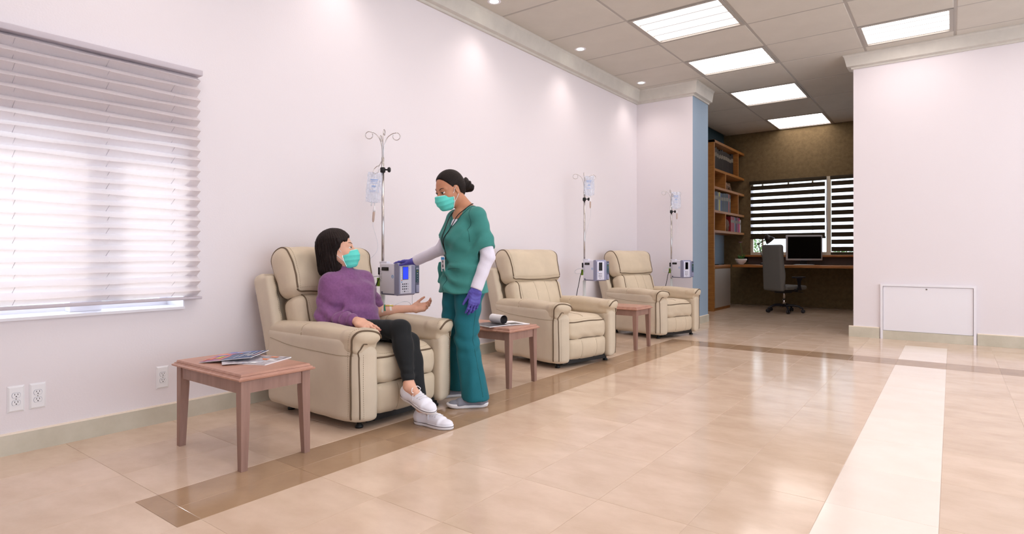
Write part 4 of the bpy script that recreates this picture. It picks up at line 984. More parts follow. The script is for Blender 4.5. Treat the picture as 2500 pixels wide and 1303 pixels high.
def make_bag(tubepts):
    t = empty('iv_bag'); F = Field()            # origin at the hanger hole, bag hangs down; width along local x
    F.u(rb((0, 0, -.125), (.064, .010, .12), .009), .01).u(ell((0, 0, -.15), (.056, .022, .085)), .03).u(rb((0, 0, -.012), (.062, .004, .014), .003), .01)
    F.sub(cap((0, -.05, -.008), (0, .05, -.008), .007), .002)
    F.disp(lambda x, y, z: .0018 * np.sin(x * 120 + 18 * z) * np.exp(-((z + .09) / .07) ** 2) + .0011 * np.sin(z * 110 + 60 * x))
    bo = F.build('bag', .0045, 'bag_film', t)
    pr = MB(); F0 = Field(); F0.ops = [q for q in F.ops if q[0] == 'u']
    def strip(x0, x1, z, h):
        P = F0.snap([(x0 + (x1 - x0) * k / 6, -.04, z) for k in range(7)], .0034); Q = F0.snap([(x0 + (x1 - x0) * k / 6, -.04, z - h) for k in range(7)], .0034); pr.grid([[tuple(p) for p in P], [tuple(p) for p in Q]])
    strip(-.035, .035, -.055, .005); strip(-.03, .03, -.068, .003); strip(-.035, .03, -.076, .002); strip(-.03, .035, -.088, .002); strip(-.015, .02, -.11, .006); strip(-.02, .02, -.122, .002); strip(-.03, .03, -.15, .002); strip(-.03, .02, -.16, .002)
    for k in range(8): strip(.045, .052, -.06 - .014 * k, .002)
    pr.build('bag_print', 'bag_print', bo)
    for x, l in ((-.012, .03), (.014, .045)): MB().tube([(x, 0, -.24), (x, 0, -.245 - l)], .005, 8).build('port_tube', 'tube_clear', t)
    MB().lathe([(.010, -.32), (.0105, -.30), (.007, -.285), (.006, -.27)], (.014, 0, 0), 14).build('spike', 'white_plastic', t)
    MB().lathe([(.004, -.405), (.008, -.395), (.0095, -.385), (.010, -.325), (.006, -.318)], (.014, 0, 0), 14).build('drip_chamber', 'chamber', t)
    MB().tube(smooth_path([(.014, 0, -.405)] + tubepts, 8), .0019, 6).build('drip_tube', 'tube_clear', t)
    return t
stand = make_stand(); S_G = 'infusion stands beside the recliners'
SP = [(-3.765, 3.25), (-3.72, 6.50), (-3.335, 8.41)]
stand.location = SP[0] + (0,); tag(stand, 'chrome infusion stand with curled hooks beside the nurse', 'iv stand', S_G)
s2 = copy_tree(stand); s2.location = SP[1] + (-.06,); s2.location.z = 0; tag(s2, 'chrome infusion stand between the two empty recliners', 'iv stand', S_G)
s3 = copy_tree(stand); s3.location = SP[2] + (0,); s3.scale = (1, 1, .965); tag(s3, 'chrome infusion stand in front of the pilaster, farthest away', 'iv stand', S_G)
pumps = []
for k, (p, lab) in enumerate(zip(SP, ('white infusion pump with lit blue screen under the nurse\'s hand', 'white infusion pump with dark screen between the empty recliners', 'white infusion pump with dark screen in front of the pilaster'))):
    if k < 2: pm = make_pump(k == 0)
    else: pm = copy_tree(pumps[1])
    pm.location = (p[0] + .055 * math.cos(-.15 * min(k, 1)), p[1] - .055 * .15 * min(k, 1), .735 if k < 2 else .72); pm.rotation_euler = (0, 0, -.03 if k == 0 else -.3 if k == 1 else -.38)
    tag(pm, lab, 'infusion pump', 'infusion pumps on the stands'); pumps.append(pm)
# bag of the first stand hangs low on a bent hook; the two far bags hang from the top hooks
hk = W(917, 421, 4.80)
b1 = make_bag([(.02, .0, -.45), (.05, .03, -.55), (.06, .03, -.62), (.04, .0, -.68), (-.03, -.03, -.76), (-.045, -.04, -.86), (.0, -.02, -.96), (.05, .03, -1.02)])
b1.location = hk; b1.rotation_euler = (0, math.radians(5), math.radians(30)); tag(b1, 'clear fluid bag hanging low on the stand between patient and nurse', 'iv bag', 'clear fluid bags')
hook = MB(); h0 = np.array(SP[0] + (1.86,)); hook.tube([tuple(p) for p in smooth_path([h0, h0 + [-.008, -.006, -.03], h0 + [-.03, -.02, -.075], hk + [.01, .02, .06], hk + [-.018, .0, .03], hk + [-.006, -.012, -.008], hk + [.012, .012, .0], hk + [.02, .025, .03]], 6)], .0034, 7)
ho = hook.build('bag_hook', 'chrome'); ho.parent = stand; ho.matrix_parent_inverse = Matrix.Translation((-SP[0][0], -SP[0][1], 0))
b2 = make_bag([(.02, 0, -.44), (.01, .02, -.52), (-.05, .03, -.75), (-.07, .05, -1.0)])
b2.location = (SP[1][0] + .07, SP[1][1] + .0, 2.045); b2.rotation_euler = (0, 0, math.radians(20)); tag(b2, 'clear fluid bag with blue print on the stand between empty recliners', 'iv bag', 'clear fluid bags')
b3 = copy_tree(b2); b3.location = (SP[2][0] + .07, SP[2][1], 1.985); tag(b3, 'clear fluid bag with blue print in front of the pilaster', 'iv bag', 'clear fluid bags')

# ================================================================== people
def hand_field(side, curls, thumb=(.62, .66, -.30), tcurl=.35, spread=.05, s=1.0):
    "wrist at origin, fingers along +x, palm towards -z; side = +1 puts the thumb on +y"
    F = Field()
    F.u(ecap((-.02, 0, 0), (.02, 0, 0), (.026, .019), (.030, .018), (0, 1, 0)), .01)
    F.u(rb((.052, -.002 * side, 0), (.042, .039, .014), .013), .025)
    F.u(ell((.030, .022 * side, -.010), (.030, .017, .014)), .015).u(ell((.035, -.024 * side, -.008), (.032, .014, .013)), .015)
    base = [(.090, .030), (.096, .010), (.092, -.011), (.082, -.030)]; ln = [.072, .081, .075, .059]; rad = [.0088, .0090, .0086, .0078]
    tips = []
    for k in range(4):
        x, y = base[k]; y *= side; p = np.array([x - .012, y, .001]); az = side * spread * (1.5 - k); ang = 0; c = curls[k]
        seg = [.48, .29, .23]; r = rad[k]
        q = p + np.array([.014, 0, 0]); F.u(cap(p, q, r * 1.08, r), .010); p = q
        for j in range(3):
            ang += c[j]; d = np.array([math.cos(ang) * math.cos(az), math.cos(ang) * math.sin(az), -math.sin(ang)]); q = p + d * ln[k] * seg[j]
            F.u(cap(p, q, r, r * .93), .0035); F.u(ell(p + np.array([0, 0, .0005]), (r * 1.08,) * 3), .004); p = q; r *= .93
        tips.append((p, d, r))
    t = np.array([thumb[0], thumb[1] * side, thumb[2]]); t /= np.linalg.norm(t); b = np.array([.018, .024 * side, -.006]); m1 = b + t * .038
    t2 = t + np.array([tcurl, -tcurl * .55 * side, -.05]); t2 /= np.linalg.norm(t2); m2 = m1 + t2 * .032; t3 = t2 + np.array([tcurl * .5, -tcurl * .3 * side, 0]); t3 /= np.linalg.norm(t3); m3 = m2 + t3 * .024
    F.u(cap(b, m1, .0145, .0105), .014).u(cap(m1, m2, .0100, .0092), .004).u(cap(m2, m3, .0094, .0078), .003)
    tips.append((m3, t3, .0078))
    F.tips = tips
    return F
def head_field():
    "face towards +x, left is +y; origin in the middle of the skull"
    F = Field()
    F.u(ell((-.012, 0, .030), (.098, .074, .088)), .02)                      # cranium
    F.u(ell((.030, 0, -.030), (.060, .060, .080)), .04)                      # face
    F.u(ell((.060, 0, -.095), (.024, .026, .022)), .04)                      # chin
    for s_ in (-1, 1):
        F.u(cap((.005, s_ * .056, -.055), (.055, s_ * .024, -.098), .018, .016), .03)  # jaw
        F.u(ell((.058, s_ * .040, -.030), (.024, .022, .020)), .02)          # cheek
        F.u(cap((.082, s_ * .012, .022), (.068, s_ * .046, .020), .010, .009), .014)   # brow
        F.sub(ell((.096, s_ * .032, .000), (.019, .020, .013)), .012)        # eye socket
        F.u(lid((.0775, s_ * .0315, 0), .0150, 1, .0035), .0025).u(lid((.0775, s_ * .0315, 0), .0146, -1, -.0050), .0025)   # lids
    F.u(cap((.088, 0, .012), (.108, 0, -.034), .008, .011), .012); F.u(ell((.100, 0, -.038), (.013, .017, .010)), .008)  # nose
    F.u(ell((.082, 0, -.066), (.012, .022, .010)), .012)                     # lips
    for s_ in (-1, 1):
        R = frame((.25, s_ * -.28, 1), (0, s_, .2))
        F.u(ell((-.006, s_ * .074, -.012), (.031, .019, .007), frame((.22, s_ * .05, 1), (-.35, s_, 0))), .005)
        F.sub(ell((.0, s_ * .083, -.006), (.017, .010, .006), frame((.22, 0, 1), (-.35, s_, 0))), .004)
        F.u(cap((-.004, s_ * .074, -.034), (.0, s_ * .073, -.044), .007, .006), .006)
    return F
HEAD = head_field()
def mask_field():
    M = Field(); M.u(ell((.048, 0, -.056), (.074, .067, .070)), .02).u(ell((.090, 0, -.052), (.040, .040, .050)), .04).u(ell((.065, 0, -.105), (.04, .042, .026)), .03)
    M.inter(half((.028, 0, -.06), (-1, 0, -.25)), .004).inter(half((.09, 0, -.020), (-.16, 0, 1)), .004).inter(half((.07, 0, -.128), (.15, 0, -1)), .004)
    M.disp(lambda x, y, z: .0028 * np.abs(np.sin((z + .02) * 105)) * (z < -.02) * (z > -.115))
    return M
MASK = mask_field()
def put_head(root, R, c, s, skin, hairmat, brow_lift=0, gaze=(1, 0, 0)):
    "eyes, brows and mask as parts of their person"
    X = lambda p: tuple(R @ (np.array(p, float) * s) + c)
    for sd in (-1, 1):
        e = np.array([.0775, sd * .0315, .000]); g = np.array(gaze, float); g[1] += 0; g /= np.linalg.norm(g)
        eo = MB(); me = Field().u(ell(e, (.0136, .0138, .0122)), 0)
        ob = Field().u(placed(me, R, c, s), 0).build('eye', .0022 * s, 'eye_white', root)
        fr_ = frame(g, (0, 0, 1)); ic = e + g * .0122
        Mx = Matrix([list(R @ fr_[:, k]) for k in (2, 1, 0)]).transposed().to_4x4(); Mx.translation = Vector(X(ic))
        MB().lathe([(.0064 * s, -.002 * s), (.0060 * s, .0012 * s), (.0022 * s, .0022 * s)], n=16, M=Mx).build('iris', 'iris', ob)
        MB().lathe([(.0032 * s, 0), (.0029 * s, .0024 * s), (.0010 * s, .0028 * s)], n=12, M=Mx).build('pupil', 'lash', ob)
        lash = HEAD.snap([(e[0] + .0145 * math.cos(a), e[1] + .0165 * math.sin(a), e[2] + .0040 - .003 * abs(a)) for a in np.linspace(-1.15, 1.15, 9)], .0004)
        MB().tube([X(p) for p in lash], [.0007 * s] + [.0017 * s] * 7 + [.0007 * s], 6).build('eyelash', 'lash', ob)
        br = HEAD.snap([(.088, sd * .014, .020 + brow_lift), (.088, sd * .026, .026 + brow_lift), (.078, sd * .040, .026 + brow_lift), (.071, sd * .046, .022 + brow_lift)], .0006)
        P = smooth_path(br, 5); MB().tube([X(p) for p in P], [max(.0007, .0026 * (1 - abs(i / (len(P) - 1) - .35) * 1.1)) * s for i in range(len(P))], 6).build('eyebrow', hairmat, root)
    mk = Field().u(placed(MASK, R, c, s), 0).sub(placed(HEAD, R, c, s * .985), .001)
    mo = mk.build('face_mask', .0032, 'mask', root, 'turquoise pleated surgical mask')
    top = MASK.snap([(.040, -.062, -.027), (.075, -.048, -.024), (.100, -.026, -.021), (.118, 0, -.018), (.100, .026, -.021), (.075, .048, -.024), (.040, .062, -.027)], .0008)
    MB().tube([X(p) for p in smooth_path(top, 6)], .0028 * s, 6).build('mask_edge', 'mask_edge', mo)
    for sd in (-1, 1):
        E_ = MASK.snap([(.036, sd * .062, -.030), (.032, sd * .070, -.055), (.038, sd * .064, -.085), (.048, sd * .05, -.118)], .0008)
        MB().tube([X(p) for p in smooth_path(E_, 6)], .0028 * s, 6).build('mask_edge', 'mask_edge', mo)
        for a, b in ((E_[0], (-.002, sd * .079, .016)), (E_[2], (-.010, sd * .078, -.030))):
            q = HEAD.snap([tuple(np.array(a) * .66 + np.array(b) * .34), tuple(np.array(a) * .33 + np.array(b) * .67)], .0025)
            MB().tube([X(p) for p in smooth_path([a, q[0], q[1], b], 4)], .0017 * s, 6).build('ear_loop', 'elastic', mo)
    return X
def shoe_field(L=.28, grey=False):
    "sole on z = 0, heel at x = 0, toe at x = L"
    U = Field(); w = .044
    U.u(ecap((.055, 0, .034), (.20, .004, .030), (.037, .036), (.045, .030), (0, 1, 0)), .03).u(ell((.225, .004, .026), (.052, .042, .026)), .03).u(ell((.045, 0, .040), (.046, .036, .045)), .03).u(cap((.045, 0, .05), (.055, 0, .072), .034, .034), .03).u(cap((.10, 0, .058), (.165, .002, .048), .026, .022), .03)
    U.inter(half((0, 0, .018), (0, 0, -1)), .002)
    return U
SOLE = [(.0, 0), (.012, -.026), (.045, -.036), (.10, -.034), (.16, -.043), (.215, -.046), (.255, -.034), (.279, -.010), (.281, .012), (.265, .034), (.23, .046), (.18, .045), (.11, .036), (.05, .036), (.012, .027)]
def make_shoe(name, root, R, t, s, grey=False, label=None):
    X = lambda p: tuple(R @ (np.array(p, float) * s) + t)
    U = shoe_field(); f = Field().u(placed(U, R, t, s), 0)
    so = f.build(name, .0045, 'knit_grey' if grey else 'canvas', root, label)
    o = smooth_path([(x, y, 0) for x, y in SOLE], 3, True); Mx = Matrix([[*(R[i] * s), t[i]] for i in range(3)] + [[0, 0, 0, 1]])
    n = len(o); m = MB(); vs = []
    lay = [(0, .97), (.004, 1.0), (.020, 1.0), (.024, .985)] if not grey else [(0, .9), (.006, 1.0), (.022, 1.04), (.030, 1.02)]
    cx_ = .14
    for z, k in lay: vs += [Mx @ Vector(((p[0] - cx_) * k + cx_, p[1] * k, z + (.006 * max(0, (p[0] - .2) / .08) ** 2 if grey else 0))) for p in o]
    fs = [tuple(range(n))[::-1], tuple((len(lay) - 1) * n + i for i in range(n))] + [(a * n + i, a * n + (i + 1) % n, (a + 1) * n + (i + 1) % n, (a + 1) * n + i) for a in range(len(lay) - 1) for i in range(n)]
    sl = m.add(vs, fs, 0, True).build('sole', 'sole_white', so)
    if not grey:
        MB().tube([X(((p[0] - cx_) * 1.004 + cx_, p[1] * 1.005, .0175)) for p in o], .0016 * s, 5, closed=True).build('sole_stripe', 'sole_line', so)
        sn = lambda P, off: [X(p) for p in U.snap(P, off)]
        for k in range(4):
            x = .118 + .019 * k; MB().tube(sn(smooth_path([(x, -.026, .06), (x + .006, 0, .085), (x, .026, .06)], 4), .002), .0022 * s, 6).build('lace', 'sole_white', so)
            MB().tube(sn(smooth_path([(x, -.024, .06), (x + .015, 0, .085), (x + .019, .024, .06)], 4), .003), .0022 * s, 6).build('lace', 'sole_white', so)
        for sg in (-1, 1):
            MB().tube([X(p) for p in smooth_path([(.112, 0, .092), (.105, sg * .018, .105), (.12, sg * .034, .09), (.125, sg * .020, .085), (.112, 0, .092)], 6)], .0024 * s, 6).build('lace_bow', 'sole_white', so)
            MB().tube([X(p) for p in smooth_path([(.112, 0, .092), (.125, sg * .03, .075), (.135, sg * .043, .045)], 6)], .0022 * s, 6).build('lace_end', 'sole_white', so)
        MB().tube(sn(smooth_path([(.03, -.03, .085), (.085, -.034, .066), (.105, -.03, .07)], 5), .001), .0018 * s, 5).build('collar_seam', 'sole_white', so)
    return so

# ------------------------------------------------------------------ seated woman
ps = empty('person', (-3.30, 2.66, 0)); tag(ps, 'seated woman in purple sweater, black leggings and mask, legs crossed, looking up', 'person')
PS = Matrix.Translation((3.30, -2.66, 0))
def fin(o_root, inv):
    for ch in o_root.children: ch.matrix_parent_inverse = inv
hs = 1.10
hc = np.array([-3.435, 2.555, 1.096]); hR = frame((.68, .73, .12), (-.04, -.10, 1))
hR = frame(hR[:, 0], np.array([-.10, -.06, 1]))
nk = np.array([-3.42, 2.595, .955])
shR, shL = np.array([-3.375, 2.435, .855]), np.array([-3.395, 2.765, .862])
elR, wrR = np.array([-3.355, 2.405, .645]), W(874, 784, 3.80)
elL, wrL = np.array([-3.445, 2.905, .640]), np.array([-3.255, 3.105, .652])
hpR, hpL = np.array([-3.285, 2.515, .540]), np.array([-3.285, 2.685, .530])
knR, anR = np.array([-2.84, 2.605, .580]), np.array([-2.69, 2.535, .240])
knL, anL = np.array([-2.835, 2.675, .490]), np.array([-2.65, 2.605, .105])
B = Field(); lat = (0.03, 1, 0)
B.u(placed(HEAD, hR, hc, hs), .01)
B.u(cap(hR @ np.array([-.022, 0, -.055]) * hs + hc, nk + np.array([0, 0, -.02]), .050, .056), .04)
B.u(ecap((-3.288, 2.598, .55), (-3.348, 2.598, .80), (.15, .105), (.155, .105), lat), .05).u(ecap((-3.348, 2.598, .80), (-3.398, 2.598, .90), (.155, .10), (.10, .07), lat), .06)
for a, b, ra, rb_ in ((shR, elR, .045, .038), (elR, wrR, .036, .026), (shL, elL, .046, .040), (elL, wrL, .040, .0265), (hpR, knR, .07, .045), (knR, anR, .038, .031), (hpL, knL, .07, .045), (knL, anL, .038, .031)): B.u(cap(a, b, ra, rb_), .03)
B.u(ell(elL + (wrL - elL) * .28 + np.array([0, 0, -.004]), (.075, .040, .037), frame(wrL - elL, (0, 0, 1))), .03)
fd = wrL - elL; fd /= np.linalg.norm(fd)
handL = hand_field(-1, [(.42, .55, .3), (.55, .65, .35), (.65, .7, .4), (.7, .7, .4)], thumb=(.75, .45, -.45), tcurl=.25, spread=.03)
RL = frame((fd[0] + .05, fd[1] - .02, .16), (-.45, .55, -.72)); B.u(placed(handL, RL, wrL, 1.0), .012)
handR = hand_field(1, [(.12, .22, .12), (.12, .2, .1), (.14, .22, .12), (.18, .25, .15)], spread=.07)
RR = frame(W(931, 813, 3.70) - wrR, (.25, -.35, 1)); B.u(placed(handR, RR, wrR, 1.0), .012)
fR, fL = np.array([.96, .03, -.22]), np.array([.93, .12, 0])
B.u(cap(anR, anR + np.array([.05, 0, -.03]), .034, .030), .03).u(cap(anL, anL + np.array([.05, .01, -.03]), .034, .03), .03)
for an, lt in ((anR, -1), (anL, -1)): B.u(ell(an + np.array([.004, lt * .03, -.005]), (.011, .009, .011)), .01)
B.build('body', .0042, 'skin_a', ps)
nails = MB()
for Fh, Rh, th_ in ((handR, RR, wrR), (handL, RL, wrL)):
    for p, d, r in Fh.tips[:4] if Fh is handR else []:
        q = Rh @ (p + d * .003 + np.array([0, 0, r * .82])) + th_; f_ = Rh @ frame(d, (0, 0, 1)); 
        nails.rbox((0, 0, 0), (.0055, .0042, .0016), .001, 0, Matrix.Translation(Vector(q)) @ Matrix([list(f_[i]) for i in range(3)]).to_4x4())
no = nails.build('fingernails', 'lip', ps); no['kind'] = 'stuff'
put_head(ps, hR, hc, hs, 'skin_a', 'lash', .004, (.93, -.36, .10))
# hair: shoulder-length bob
Hh = Field(); HF = Field()
HF.u(ell((-.018, 0, .040), (.110, .090, .098)), .02)
HF.u(ell((-.045, 0, -.045), (.085, .094, .115)), .04).u(ell((-.050, 0, -.125), (.072, .088, .060)), .05)
for s_ in (-1, 1): HF.u(cap((.010, s_ * .066, .050), (-.035, s_ * .080, -.060), .024, .022), .03).u(cap((-.035, s_ * .080, -.060), (-.040, s_ * .072, -.150), .024, .026), .04)
HF.sub(ell((.112, 0, -.035), (.092, .080, .112)), .012).sub(ell((.06, 0, -.16), (.08, .07, .07)), .02)
for s_ in (-1, 1): HF.sub(ell((.044, s_ * .078, -.055), (.050, .040, .062)), .012).sub(ell((.056, s_ * .07, .004), (.028, .03, .04)), .012)
HF.sub(ell((.075, .035, .098), (.04, .006, .03)), .01)
HF.disp(lambda x, y, z: .0013 * np.sin(np.arctan2(y, x + .03) * 38 + 5 * np.sin(z * 9)) + .0009 * np.sin(np.arctan2(y, x + .03) * 97 + 6 * np.sin(z * 8 + 1)))
Hh.u(placed(HF, hR, hc, hs), 0)
ho_ = Hh.build('hair', .0032, 'hair_a', ps, 'dark brown shoulder-length bob')
st = MB(); rs = random.Random(11)
for k in range(150):
    a = rs.uniform(.9, 2 * PI - .9); z0 = rs.uniform(.02, .10); pts = []
    for q in range(8):
        z = z0 - (z0 + .165) * q / 7; aa = a + .05 * math.sin(q * .9 + k); pts.append((-.03 + .12 * math.cos(aa), .12 * math.sin(aa), z))
    P = HF.snap(pts, .0012, 10); ok = np.linalg.norm(np.diff(P, axis=0), axis=1).max() < .05
    if ok: st.tube([tuple(hR @ (p * hs) + hc) for p in smooth_path(P, 2)], .0011, 4)
so_ = st.build('hair_strands', 'hair_a', ho_); so_['kind'] = 'stuff'
# sweater
Sw = Field()
Sw.u(ecap((-3.283, 2.598, .545), (-3.318, 2.598, .66), (.185, .135), (.180, .135), lat, .3), .03).u(ecap((-3.318, 2.598, .66), (-3.358, 2.598, .80), (.180, .135), (.180, .128), lat), .04)
Sw.u(ecap((-3.358, 2.598, .80), (-3.403, 2.598, .915), (.178, .120), (.085, .075), lat), .05)
Sw.u(ell((-3.278, 2.538, .77), (.06, .06, .06)), .05).u(ell((-3.278, 2.668, .77), (.06, .06, .06)), .05)
Sw.u(cap(shR + np.array([0, .02, .01]), elR + np.array([0, -.002, .01]), .058, .062), .09).u(cap(elR, wrR + (elR - wrR) * .20, .060, .043), .03)
Sw.u(cap(shL + np.array([0, -.02, .01]), elL + np.array([.0, -.004, .055]), .058, .056), .09).u(cap(nk + np.array([0, -.03, -.05]), shR + np.array([0, 0, .02]), .05, .05), .06).u(cap(nk + np.array([0, .03, -.05]), shL + np.array([0, 0, .02]), .05, .05), .06)
Sw.u(cap(nk + np.array([.0, 0, -.03]), nk + np.array([-.004, -.008, .050]), .066, .063), .02)
Sw.inter(half(elL + np.array([0, 0, .045]), (.05, .35, -1)), .004) if False else None
Sw.inter(half(nk + np.array([0, 0, .075]), (.25, .15, 1)), .004)
Sw.disp(fold(elR, .13, (.5, .1, .9), 85, .010)).disp(fold((elR + wrR) / 2, .11, wrR - elR, 105, .008)).disp(fold(elL + np.array([0, -.02, .13]), .09, (0, .1, 1), 95, .008))
Sw.disp(fold((-3.258, 2.538, .72), .14, (.3, .6, .8), 48, .011)).disp(fold((-3.218, 2.598, .60), .13, (.1, .45, .9), 56, .010)).disp(fold((-3.338, 2.458, .76), .11, (.2, .8, -.6), 55, .010)).disp(lambda x, y, z: .0022 * wob(19)(x, y, z))
sw = Sw.build('sweater', .0062, 'sweater', ps, 'purple mock-neck sweater')
cf = np.array(wrR + (elR - wrR) * .17); cd = (wrR - elR) / np.linalg.norm(wrR - elR)
Cu = Field().u(cap(cf - cd * .045, cf + cd * .012, .041, .039), .01).inter(half(cf + cd * .022, cd), .004).inter(half(cf - cd * .05, -cd), .004).disp(lambda x, y, z: .0008 * np.sin(np.arctan2(z - cf[2], y - cf[1]) * 40)); Cu.build('cuff', .0045, 'sweater', sw)
Hm = Field().u(ecap((-3.273, 2.598, .535), (-3.278, 2.598, .585), (.176, .130), (.178, .132), lat, .3), .01).inter(half((0, 0, .595), (0, 0, 1)), .004).inter(half((0, 0, .525), (0, 0, -1)), .004); Hm.build('hem_band', .006, 'sweater', sw)
# leggings
Lg = Field(); Lg.u(ecap((-3.318, 2.598, .51), (-3.258, 2.598, .545), (.17, .10), (.165, .105), lat), .04)
for hp, kn, an, r in ((hpR, knR, anR, .082), (hpL, knL, anL, .082)):
    Lg.u(cap(hp, kn, r + .002, .058), .03).u(cap(kn, kn + (an - kn) * .30, .056, .053), .03).u(cap(kn + (an - kn) * .28, kn + (an - kn) * .92, .053, .038), .03)
    cdir = kn + (an - kn) * .32; Lg.u(ell(cdir + np.array([-.014, 0, 0]), (.046, .046, .11), frame((an - kn)[[2, 1, 0]] * np.array([1, 1, -1]), kn - an)), .05)
    v = an - kn; v /= np.linalg.norm(v); Lg.sub(cutend(an - v * .035, v, .10, .06), .002)
Lg.disp(fold(knR + np.array([-.05, 0, -.03]), .09, (1, .2, .5), 90, .004)).disp(fold(anR + np.array([-.01, 0, .07]), .07, (.2, 0, 1), 130, .0035)).disp(fold(hpR + np.array([.12, 0, .03]), .10, (1, .6, 0), 80, .004))
lg = Lg.build('leggings', .0055, 'leggings', ps)
# canvas shoes
fRx = np.array([.95, .02, -.26]); fRx /= np.linalg.norm(fRx)
R1 = frame(fRx, (.22, -.22, 1)); make_shoe('canvas_shoe', ps, R1, anR - R1[:, 2] * .088 - R1[:, 0] * .062, 1.02, label='white canvas shoe on the crossed foot, in the air')
R2 = frame((.93, .08, 0), (0, 0, 1)); make_shoe('canvas_shoe', ps, R2, np.array([anL[0] - .062, anL[1], .001]), 1.04, label='white canvas shoe standing on the floor')
# taped cannula in the bared forearm
AF = Field().u(cap(elL, wrL, .040, .0265), .0).u(ell(elL + (wrL - elL) * .28 + np.array([0, 0, -.004]), (.075, .040, .037), frame(wrL - elL, (0, 0, 1))), .03)
fside = np.array([.30, -.55, .70])
def band(t0, width, m, nm, half_=1.1):
    c0 = elL + (wrL - elL) * t0; P = []
    for w_ in (-width / 2, width / 2): P.append([tuple(p) for p in AF.snap([c0 + fd * w_ + (fside * math.cos(a) + np.cross(fd, fside) * math.sin(a)) * .045 for a in np.linspace(-half_, half_, 9)], .0012)])
    MB().grid(P).build(nm, m, ps)
band(.20, .014, 'tape', 'tape_strip'); band(.27, .012, 'green_tape', 'green_tape', .9); band(.43, .015, 'tape', 'tape_strip', .9)
cn = AF.snap([elL + (wrL - elL) * t_ + fside * .045 for t_ in np.linspace(.28, .50, 5)], .004); MB().tube([tuple(p) for p in cn], .0035, 8).build('cannula', 'yellow', ps)
fin(ps, PS)
# line from pump to arm
pb = np.array([pumps[0].location.x + .21, pumps[0].location.y + .08, .735]); ce = cn[-1]
o = MB().tube([tuple(p) for p in smooth_path([pb + [0, 0, .01], pb + [.01, -.01, -.07], pb + [.015, -.01, -.13], (wrL + elL) / 2 + fd * .09 + [0, .03, .045], (wrL + elL) / 2 + fd * .05 + [0, .01, .055], ce + fd * .03 + [0, 0, .012], ce], 8)], .0019, 6).build('iv_line', 'tube_clear'); tag(o, 'thin clear infusion line from the pump to the patient\'s arm', 'tube')

# ------------------------------------------------------------------ standing nurse
pn = empty('person', (-2.82, 3.2, 0)); tag(pn, 'standing nurse in teal scrubs and purple gloves, hand on the pump', 'person')
PN = Matrix.Translation((2.82, -3.2, 0))
ns = 1.09
fc = np.array([-.28, -.96, 0]); fc /= np.linalg.norm(fc); lf = np.array([-fc[1], fc[0], 0])      # facing and her left
nc = W(1098, 461, 4.30); gR = frame(np.array([-.20, -.93, -.40]), (0, 0, 1))
ctr = lambda f, l, z: np.array([-2.845, 3.215, z]) + fc * f + lf * l
nb = ctr(-.02, 0, 1.385)
sR, sL = ctr(-.02, -.165, 1.325), ctr(-.02, .165, 1.325)
eR, wR_ = W(1080, 607, 4.50), W(1014, 637, 4.63)
eL, wL_ = ctr(-.06, .225, 1.045), ctr(.035, .215, .815)
hR_, hL_ = ctr(0, -.085, .90), ctr(0, .085, .90)
kR, kL = ctr(.03, -.105, .49), ctr(.04, .095, .49)
aR_, aL_ = np.array([-2.965, 3.29, .09]), np.array([-2.655, 3.125, .09])
B = Field()
B.u(placed(HEAD, gR, nc, ns), .01)
B.u(cap(gR @ np.array([-.030, 0, -.055]) * ns + nc, nb + np.array([0, 0, .01]), .050, .056), .04)
B.u(ecap(ctr(0, 0, .88), ctr(0, 0, 1.10), (.15, .105), (.13, .09), lf), .05).u(ecap(ctr(0, 0, 1.10), ctr(-.01, 0, 1.28), (.13, .09), (.15, .095), lf), .05).u(cap(ctr(-.03, -.10, 1.35), ctr(-.03, .10, 1.35), .045, .045), .06)
for a, b, ra, rb_ in ((sR, eR, .044, .037), (eR, wR_, .036, .026), (sL, eL, .044, .037), (eL, wL_, .036, .026), (hR_, kR, .085, .055), (kR, aR_, .052, .036), (hL_, kL, .085, .055), (kL, aL_, .052, .036)): B.u(cap(a, b, ra, rb_), .03)
# open chest skin under the V neck
B.u(ell(ctr(.045, 0, 1.335), (.07, .03, .05), frame(lf, (0, 0, 1))), .03)
B.build('body', .0042, 'skin_b', pn)
put_head(pn, gR, nc, ns, 'skin_b', 'lash', 0, (.92, .20, -.22))
# hair: slicked cap and bun
HF = Field(); HF.u(ell((-.014, 0, .034), (.1035, .0795, .0935)), .02).u(ell((-.055, 0, -.01), (.06, .066, .075)), .03)
HF.inter(half((.055, 0, .070), (1.0, 0, -.50)), .010).sub(ell((.075, 0, -.06), (.085, .12, .085)), .012)
for s_ in (-1, 1): HF.sub(ell((.0, s_ * .075, -.025), (.030, .03, .045)), .008)
HF.inter(half((-.05, 0, -.075), (.2, 0, -1)), .01)
HF.disp(lambda x, y, z: .0011 * np.sin(np.arctan2(z - .02, np.abs(y) + .02) * 60 + 5 * np.sin(x * 25)))
BN = Field(); BN.u(ell((-.138, 0, -.020), (.036, .042, .044)), .02).u(ell((-.155, .012, -.04), (.026, .03, .03)), .01).u(ell((-.150, -.01, .004), (.026, .032, .026)), .01).u(cap((-.09, 0, -.01), (-.13, 0, -.02), .035, .03), .02)
BN.disp(lambda x, y, z: .004 * np.sin(np.arctan2(z + .02, y) * 5 + (x + .13) * 110) + .0012 * np.sin(np.arctan2(z + .02, y) * 24 + (x + .13) * 300))
Field().u(placed(HF, gR, nc, ns), 0).build('hair', .0034, 'hair_b', pn, 'dark hair slicked back')
Field().u(placed(BN, gR, nc, ns), 0).build('hair_bun', .0032, 'hair_b', pn)
for s_ in (-1, 1): MB().lathe([(.001, -.003), (.003, 0), (.001, .003)], tuple(gR @ (np.array([.004, s_ * .080, -.045]) * ns) + nc), 8).build('earring', 'chrome', pn)
